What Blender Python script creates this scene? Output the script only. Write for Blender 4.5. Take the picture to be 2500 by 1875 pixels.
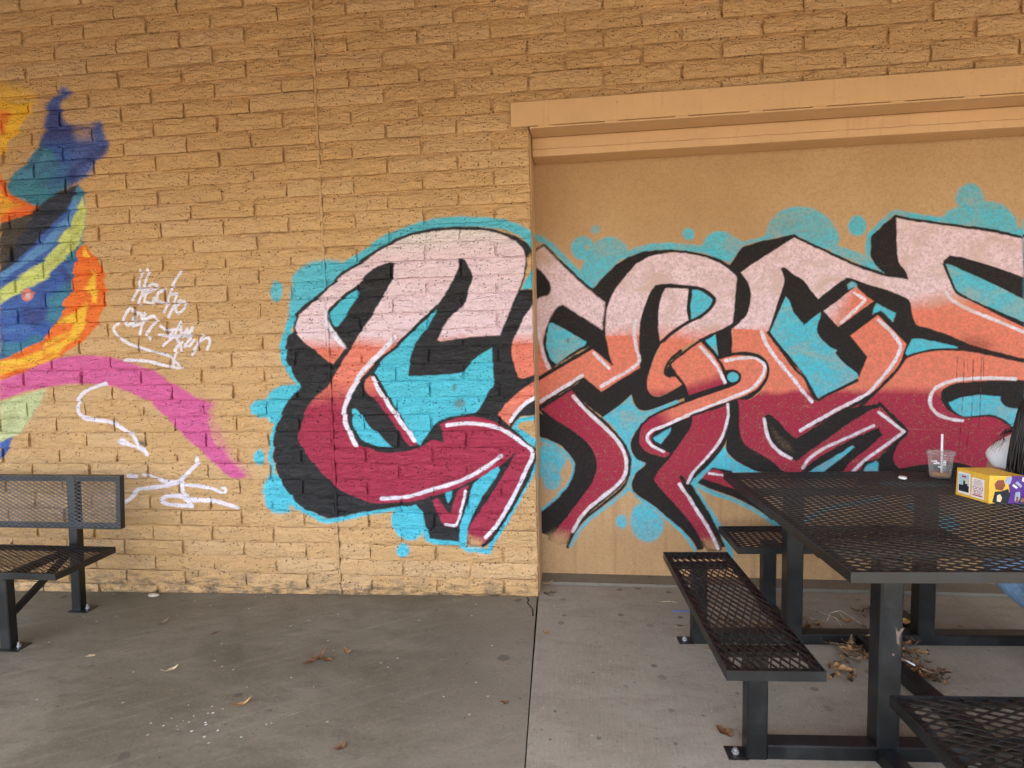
import bpy, bmesh, math, random
import numpy as np
from mathutils import Vector, Matrix, noise as mn
sc = bpy.context.scene
for _o in list(bpy.data.objects): bpy.data.objects.remove(_o)
COL = sc.collection
# ------------------------------------------------------------------ camera
cam = bpy.data.objects.new('camera', bpy.data.cameras.new('camera')); COL.objects.link(cam)
YAW, PITCH, ROLL = -0.1227, -0.0820, -0.0246
_f = Vector((math.sin(YAW)*math.cos(PITCH), math.cos(YAW)*math.cos(PITCH), math.sin(PITCH)))
_r = Vector((math.cos(YAW), -math.sin(YAW), 0)); _u = _r.cross(_f)
_r, _u = _r*math.cos(ROLL)+_u*math.sin(ROLL), _u*math.cos(ROLL)-_r*math.sin(ROLL)
M = Matrix((_r, _u, -_f)).transposed().to_4x4(); M.translation = (1.4975, -3.3076, 1.5247); cam.matrix_world = M
cam.data.sensor_fit = 'HORIZONTAL'; cam.data.sensor_width = 36; cam.data.lens = 36*1431.8/2500
cam.data.clip_start = .05; cam.data.clip_end = 600
sc.camera = cam
# ------------------------------------------------------------------ daylight
SUN_EL, SUN_AZ = 58, 196       # degrees; azimuth clockwise from +Y (the wall faces -Y)
wd = bpy.data.worlds.new('World'); sc.world = wd; wd.use_nodes = True
nt = wd.node_tree; bg = nt.nodes['Background']
sky = nt.nodes.new('ShaderNodeTexSky'); sky.sky_type = 'NISHITA'; sky.sun_disc = False
sky.sun_elevation = math.radians(SUN_EL); sky.sun_rotation = math.radians(SUN_AZ); sky.dust_density = 2.5; sky.ozone_density = .7
nt.links.new(sky.outputs[0], bg.inputs[0]); bg.inputs[1].default_value = .15
sun = bpy.data.objects.new('sun', bpy.data.lights.new('sun', 'SUN')); COL.objects.link(sun)
sun.data.energy = 3.5; sun.data.angle = math.radians(.5); sun.data.color = (1, .93, .82)
_d = Vector((math.sin(math.radians(SUN_AZ))*math.cos(math.radians(SUN_EL)), math.cos(math.radians(SUN_AZ))*math.cos(math.radians(SUN_EL)), math.sin(math.radians(SUN_EL))))
sun.rotation_euler = _d.to_track_quat('Z', 'Y').to_euler()
sc.view_settings.view_transform = 'Standard'; sc.view_settings.look = 'None'; sc.view_settings.gamma = 1
sc.view_settings.use_curve_mapping = False; sc.view_settings.exposure = 2.8
sc.cycles.use_denoising = True; sc.cycles.max_bounces = 8; sc.cycles.diffuse_bounces = 4; sc.cycles.transparent_max_bounces = 12
sc.cycles.caustics_reflective = False; sc.cycles.caustics_refractive = False
try: sc.cycles.denoiser = 'OPENIMAGEDENOISE'; sc.cycles.denoising_input_passes = 'RGB_ALBEDO_NORMAL'
except Exception: pass

# ------------------------------------------------------------------ helpers
rnd = random.Random(7)
def mesh_from(name, V, F, smooth=False):
    me = bpy.data.meshes.new(name); me.from_pydata([tuple(v) for v in V], [], F); me.update()
    if smooth:
        me.polygons.foreach_set('use_smooth', [True]*len(me.polygons))
    return me
class MB:
    def __init__(s): s.V = []; s.F = []; s.S = []
    def add(s, V, F, sm=False):
        o = len(s.V); s.V += [tuple(v) for v in V]; s.F += [tuple(i+o for i in f) for f in F]; s.S += [sm]*len(F); return s
    def box(s, a, b, mat=None):
        x0, y0, z0 = a; x1, y1, z1 = b
        V = [Vector(p) for p in ((x0,y0,z0),(x1,y0,z0),(x1,y1,z0),(x0,y1,z0),(x0,y0,z1),(x1,y0,z1),(x1,y1,z1),(x0,y1,z1))]
        if mat is not None: V = [mat @ v for v in V]
        return s.add(V, [(0,3,2,1),(4,5,6,7),(0,1,5,4),(1,2,6,5),(2,3,7,6),(3,0,4,7)])
    def bar(s, p, q, w, h, up=(0,0,1), cap=0.):
        """rectangular tube from p to q, w across, h along up, with slightly bevelled long edges"""
        p, q = Vector(p), Vector(q); d = (q-p).normalized(); up = Vector(up)
        sx = d.cross(up).normalized(); uy = sx.cross(d).normalized(); b = min(w, h)*.09
        prof = [(-w/2+b,-h/2),(w/2-b,-h/2),(w/2,-h/2+b),(w/2,h/2-b),(w/2-b,h/2),(-w/2+b,h/2),(-w/2,h/2-b),(-w/2,-h/2+b)]
        V = [p+sx*a+uy*c for a, c in prof]+[q+sx*a+uy*c for a, c in prof]
        F = [(i, (i+1) % 8, 8+(i+1) % 8, 8+i) for i in range(8)]+[tuple(range(7,-1,-1)), tuple(range(8,16))]
        return s.add(V, F)
    def tube(s, pts, r, n=8, r2=None, sm=True):
        pts = [Vector(p) for p in pts]; V = []; F = []; m = len(pts)
        rad = [r+(r2-r)*i/(m-1) for i in range(m)] if r2 is not None else ([r]*m if not isinstance(r, (list, tuple)) else list(r))
        prev = None
        for i, p in enumerate(pts):
            d = (pts[min(i+1, m-1)]-pts[max(i-1, 0)]).normalized()
            ref = prev if prev is not None else (Vector((0,0,1)) if abs(d.z) < .9 else Vector((1,0,0)))
            a = (ref-d*ref.dot(d)).normalized(); b = d.cross(a); prev = a
            V += [p+(a*math.cos(t)+b*math.sin(t))*rad[i] for t in (2*math.pi*k/n for k in range(n))]
        for i in range(m-1):
            for k in range(n): F.append((i*n+k, i*n+(k+1) % n, (i+1)*n+(k+1) % n, (i+1)*n+k))
        F += [tuple(range(n-1,-1,-1)), tuple(range((m-1)*n, m*n))]
        return s.add(V, F, sm)
    def lathe(s, prof, c, n=32, closed=False, sm=True):
        V = []; F = []; m = len(prof)
        for r, z in prof: V += [(c[0]+r*math.cos(2*math.pi*k/n), c[1]+r*math.sin(2*math.pi*k/n), c[2]+z) for k in range(n)]
        for i in range(m-1):
            for k in range(n): F.append((i*n+k, i*n+(k+1) % n, (i+1)*n+(k+1) % n, (i+1)*n+k))
        if closed: F += [tuple(range(n-1,-1,-1)), tuple(range((m-1)*n, m*n))]
        return s.add(V, F, sm)
    def mesh(s, name):
        me = bpy.data.meshes.new(name); me.from_pydata(s.V, [], s.F); me.update()
        me.polygons.foreach_set('use_smooth', s.S); return me
    def build(s, name, mat, parent=None, loc=None):
        return obj(name, s.mesh(name), mat, parent, loc)
def obj(name, me, mat, parent=None, loc=None):
    o = bpy.data.objects.new(name, me); COL.objects.link(o)
    if mat is not None and not me.materials: me.materials.append(mat)
    if parent is not None: o.parent = parent
    if loc is not None: o.location = loc
    return o
def tag(o, label=None, cat=None, group=None, kind=None):
    if label: o['label'] = label
    if cat: o['category'] = cat
    if group: o['group'] = group
    if kind: o['kind'] = kind
    return o
def empty(name, loc=(0,0,0), rz=0.):
    o = bpy.data.objects.new(name, None); COL.objects.link(o); o.location = loc; o.rotation_euler = (0,0,rz); o.empty_display_size = .1; return o

# ------------------------------------------------------------------ material node helpers
class N:
    def __init__(s, name):
        s.m = bpy.data.materials.new(name); s.m.use_nodes = True; s.t = s.m.node_tree
        s.b = s.t.nodes['Principled BSDF']; s.g = None
    def n(s, typ, **kw):
        x = s.t.nodes.new(typ)
        for k, v in kw.items(): setattr(x, k, v)
        return x
    def put(s, sock, v):
        if hasattr(v, 'links') or hasattr(v, 'is_output'): s.t.links.new(v, sock)
        else: sock.default_value = v
    def pos(s):
        if s.g is None: s.g = s.n('ShaderNodeNewGeometry')
        return s.g.outputs['Position']
    def vm(s, v, sc_, off=(0,0,0)):
        x = s.n('ShaderNodeVectorMath', operation='MULTIPLY_ADD'); s.put(x.inputs[0], v); x.inputs[1].default_value = sc_; x.inputs[2].default_value = off; return x.outputs[0]
    def ma(s, op, a, b=0., c=0., clamp=False):
        x = s.n('ShaderNodeMath', operation=op); x.use_clamp = clamp
        for i, v in enumerate((a, b, c)): s.put(x.inputs[i], v)
        return x.outputs[0]
    def noise(s, v, scale=1., detail=4., rough=.55, dist=0.):
        x = s.n('ShaderNodeTexNoise'); s.put(x.inputs['Vector'], v); x.inputs['Scale'].default_value = scale; x.inputs['Detail'].default_value = detail
        x.inputs['Roughness'].default_value = rough; x.inputs['Distortion'].default_value = dist; return x.outputs['Fac']
    def vor(s, v, scale, rand=1., dims='3D'):
        x = s.n('ShaderNodeTexVoronoi', voronoi_dimensions=dims); s.put(x.inputs['Vector'], v); x.inputs['Scale'].default_value = scale; x.inputs['Randomness'].default_value = rand
        return x.outputs['Distance'], x.outputs['Color']
    def ss(s, v, a, b, x0=0., x1=1.):
        x = s.n('ShaderNodeMapRange', interpolation_type='SMOOTHSTEP'); s.put(x.inputs[0], v); s.put(x.inputs[1], a); s.put(x.inputs[2], b); x.inputs[3].default_value = x0; x.inputs[4].default_value = x1; return x.outputs[0]
    def mix(s, f, a, b, blend='MIX'):
        x = s.n('ShaderNodeMix', data_type='RGBA', blend_type=blend); s.put(x.inputs[0], f)
        for i, v in ((6, a), (7, b)):
            s.put(x.inputs[i], (*v, 1) if isinstance(v, tuple) and len(v) == 3 else v)
        return x.outputs[2]
    def sep(s, v):
        x = s.n('ShaderNodeSeparateXYZ'); s.put(x.inputs[0], v); return x.outputs
    def bump(s, h, dist, strength=1., nrm=None):
        x = s.n('ShaderNodeBump'); s.put(x.inputs['Height'], h); x.inputs['Distance'].default_value = dist; x.inputs['Strength'].default_value = strength
        if nrm is not None: s.put(x.inputs['Normal'], nrm)
        return x.outputs[0]
    def out(s, col=None, rough=None, nrm=None, spec=None, metal=None):
        if col is not None: s.put(s.b.inputs['Base Color'], (*col, 1) if isinstance(col, tuple) and len(col) == 3 else col)
        if rough is not None: s.put(s.b.inputs['Roughness'], rough)
        if nrm is not None: s.put(s.b.inputs['Normal'], nrm)
        if spec is not None: s.b.inputs['Specular IOR Level'].default_value = spec
        if metal is not None: s.b.inputs['Metallic'].default_value = metal
        return s.m
def L(r, g, b): return tuple(((v/255+.055)/1.055)**2.4 if v > 10 else v/255/12.92 for v in (r, g, b))

# ------------------------------------------------------------------ spray paint: outlines in wall millimetres -> paint layer
def _cr(pts,closed,sm):
    lim=.62 if closed else .05
    P=[np.array(p,float) for p in pts]
    if not sm or len(P)<3: return np.array(P)
    n=len(P); out=[]
    def corner(i):
        if not closed and (i==0 or i==n-1): return True
        a=P[i]-P[i-1]; b=P[(i+1)%n]-P[i]
        c=(a@b)/(np.linalg.norm(a)*np.linalg.norm(b)+1e-9)
        return c<lim
    cor=[corner(i) for i in range(n)]
    for i in range(n if closed else n-1):
        p1,p2=P[i],P[(i+1)%n]
        L=np.linalg.norm(p2-p1)
        m1=(p2-p1) if cor[i] else (p2-P[i-1])/2
        m2=(p2-p1) if cor[(i+1)%n] else (P[(i+2)%n]-p1)/2
        for m in (m1,m2):
            l=np.linalg.norm(m)
            if l>L: m*=L/l
        for t in (0,.25,.5,.75):
            h=2*t**3-3*t**2+1; out.append(h*p1+(t**3-2*t**2+t)*m1+(-2*t**3+3*t**2)*p2+(t**3-t**2)*m2)
    if not closed: out.append(P[-1])
    return np.array(out)
def _noise(h,w,cell,rng):
    gh,gw=int(h/cell)+3,int(w/cell)+3
    g=rng.random((gh,gw)); y=np.arange(h)/cell; x=np.arange(w)/cell
    iy,ix=y.astype(int),x.astype(int); fy,fx=y-iy,x-ix
    fy=(fy*fy*(3-2*fy))[:,None]; fx=(fx*fx*(3-2*fx))[None]
    a=g[np.ix_(iy,ix)];b=g[np.ix_(iy,ix+1)];c=g[np.ix_(iy+1,ix)];d=g[np.ix_(iy+1,ix+1)]
    return (a*(1-fx)+b*fx)*(1-fy)+(c*(1-fx)+d*fx)*fy
def paint(shapes,x0,x1,z0,z1,res,PAL,GRAD,seed):
    """rasterise spray-painted outlines (mm) into RGBA rows running upwards"""
    rng=np.random.default_rng(seed)
    w,h=int((x1-x0)/res),int((z1-z0)/res)
    X=x0+(np.arange(w)+.5)*res; Z=z0+(np.arange(h)+.5)*res
    img=np.zeros((h,w,4)); wob=(_noise(h,w,9,rng)-.5)*6+(_noise(h,w,3,rng)-.5)*3
    big=(_noise(h,w,45,rng)-.5)*2; fin=_noise(h,w,1.6,rng)
    for kind,col,soft,wd,al,pts,sm in shapes:
        c=_cr(pts,kind=='f',sm); pad=soft*2+wd+8
        i0=max(int((c[:,0].min()-pad-x0)/res),0);i1=min(int((c[:,0].max()+pad-x0)/res)+1,w)
        j0=max(int((c[:,1].min()-pad-z0)/res),0);j1=min(int((c[:,1].max()+pad-z0)/res)+1,h)
        if i1<=i0 or j1<=j0: continue
        gx,gz=np.meshgrid(X[i0:i1],Z[j0:j1]); d2=np.full(gx.shape,1e12); ins=np.zeros(gx.shape,bool)
        A=c; B=np.roll(c,-1,0) if kind=='f' else c[1:]
        for a,b in zip(A,B):
            e=b-a; L=e@e+1e-9
            t=np.clip(((gx-a[0])*e[0]+(gz-a[1])*e[1])/L,0,1)
            np.minimum(d2,(gx-a[0]-t*e[0])**2+(gz-a[1]-t*e[1])**2,out=d2)
            if kind=='f' and a[1]!=b[1]:
                ins^=((a[1]>gz)!=(b[1]>gz))&(gx<(b[0]-a[0])*(gz-a[1])/(b[1]-a[1])+a[0])
        d=np.sqrt(d2)
        d=np.where(ins,-d,d) if kind=='f' else d-wd/2
        d=d+wob[j0:j1,i0:i1]*min(1,.4+soft/12)
        k=np.clip(.5-d/(2*max(soft,res*.7)),0,1); k=k*k*(3-2*k)
        if soft>12: k=np.clip(k+(fin[j0:j1,i0:i1]-.5)*.5*k*(1-k)*4,0,1)
        k=(k*al)[...,None]
        if col in GRAD:
            dx,dz,stops=GRAD[col]
            s=gx*dx+gz*dz+big[j0:j1,i0:i1]*14+wob[j0:j1,i0:i1]*2
            f=np.stack([np.interp(s,[q[0] for q in stops],[PAL[q[1]][i] for q in stops]) for i in range(3)],-1)
        else: f=np.array(PAL[col][:3])
        if col=='wall' or col=='tan': img[j0:j1,i0:i1,3:]*=1-k; continue
        o=img[j0:j1,i0:i1]; a0=o[...,3:]; an=k+a0*(1-k)
        o[...,:3]=np.where(an>1e-5,(f*k+o[...,:3]*a0*(1-k))/np.maximum(an,1e-5),o[...,:3]); o[...,3:]=an
    return img

PAL = dict(whit=L(238,228,236),ppk=L(236,205,208),cream=L(232,215,208),coral=L(232,128,104),crim=L(168,46,72),blk=L(40,38,39),cyan=L(82,192,210),gcyan=L(120,150,140),
 yel=L(248,190,50),ora=L(238,110,40),oran=L(240,112,32),teal=L(60,130,150),blu=L(60,95,170),navy=L(50,55,115),sky=L(95,145,200),lime=L(215,220,125),olive=L(135,135,70),pink=L(215,95,150),mint=L(196,205,150),rust=L(110,80,60),brn=L(110,90,70),drip=L(80,25,28),wall=(0,0,0),tan=(0,0,0))
GRAD = dict(
 G1=(0,1,[(1130,'crim'),(1275,'coral'),(1475,'coral'),(1545,'ppk'),(2000,'ppk'),(2100,'cream')]),
 G2=(0,1,[(1160,'crim'),(1280,'coral')]),
 G3=(0,1,[(1125,'crim'),(1180,'coral'),(1460,'coral'),(1570,'ppk')]),
 G8=(0,1,[(1135,'crim'),(1172,'coral')]),
 G9=(0,1,[(1125,'crim'),(1180,'coral'),(1560,'coral'),(1760,'ppk')]),
 G7=(-.178,1,[(1000,'coral'),(1110,'ppk')]),
 G4=(-.32,1,[(480,'crim'),(545,'coral')]),
 G5=(.8,.6,[(2160,'crim'),(2250,'coral')]),
 G6=(.9,-.43,[(1920,'ppk'),(2030,'coral')]))
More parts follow.
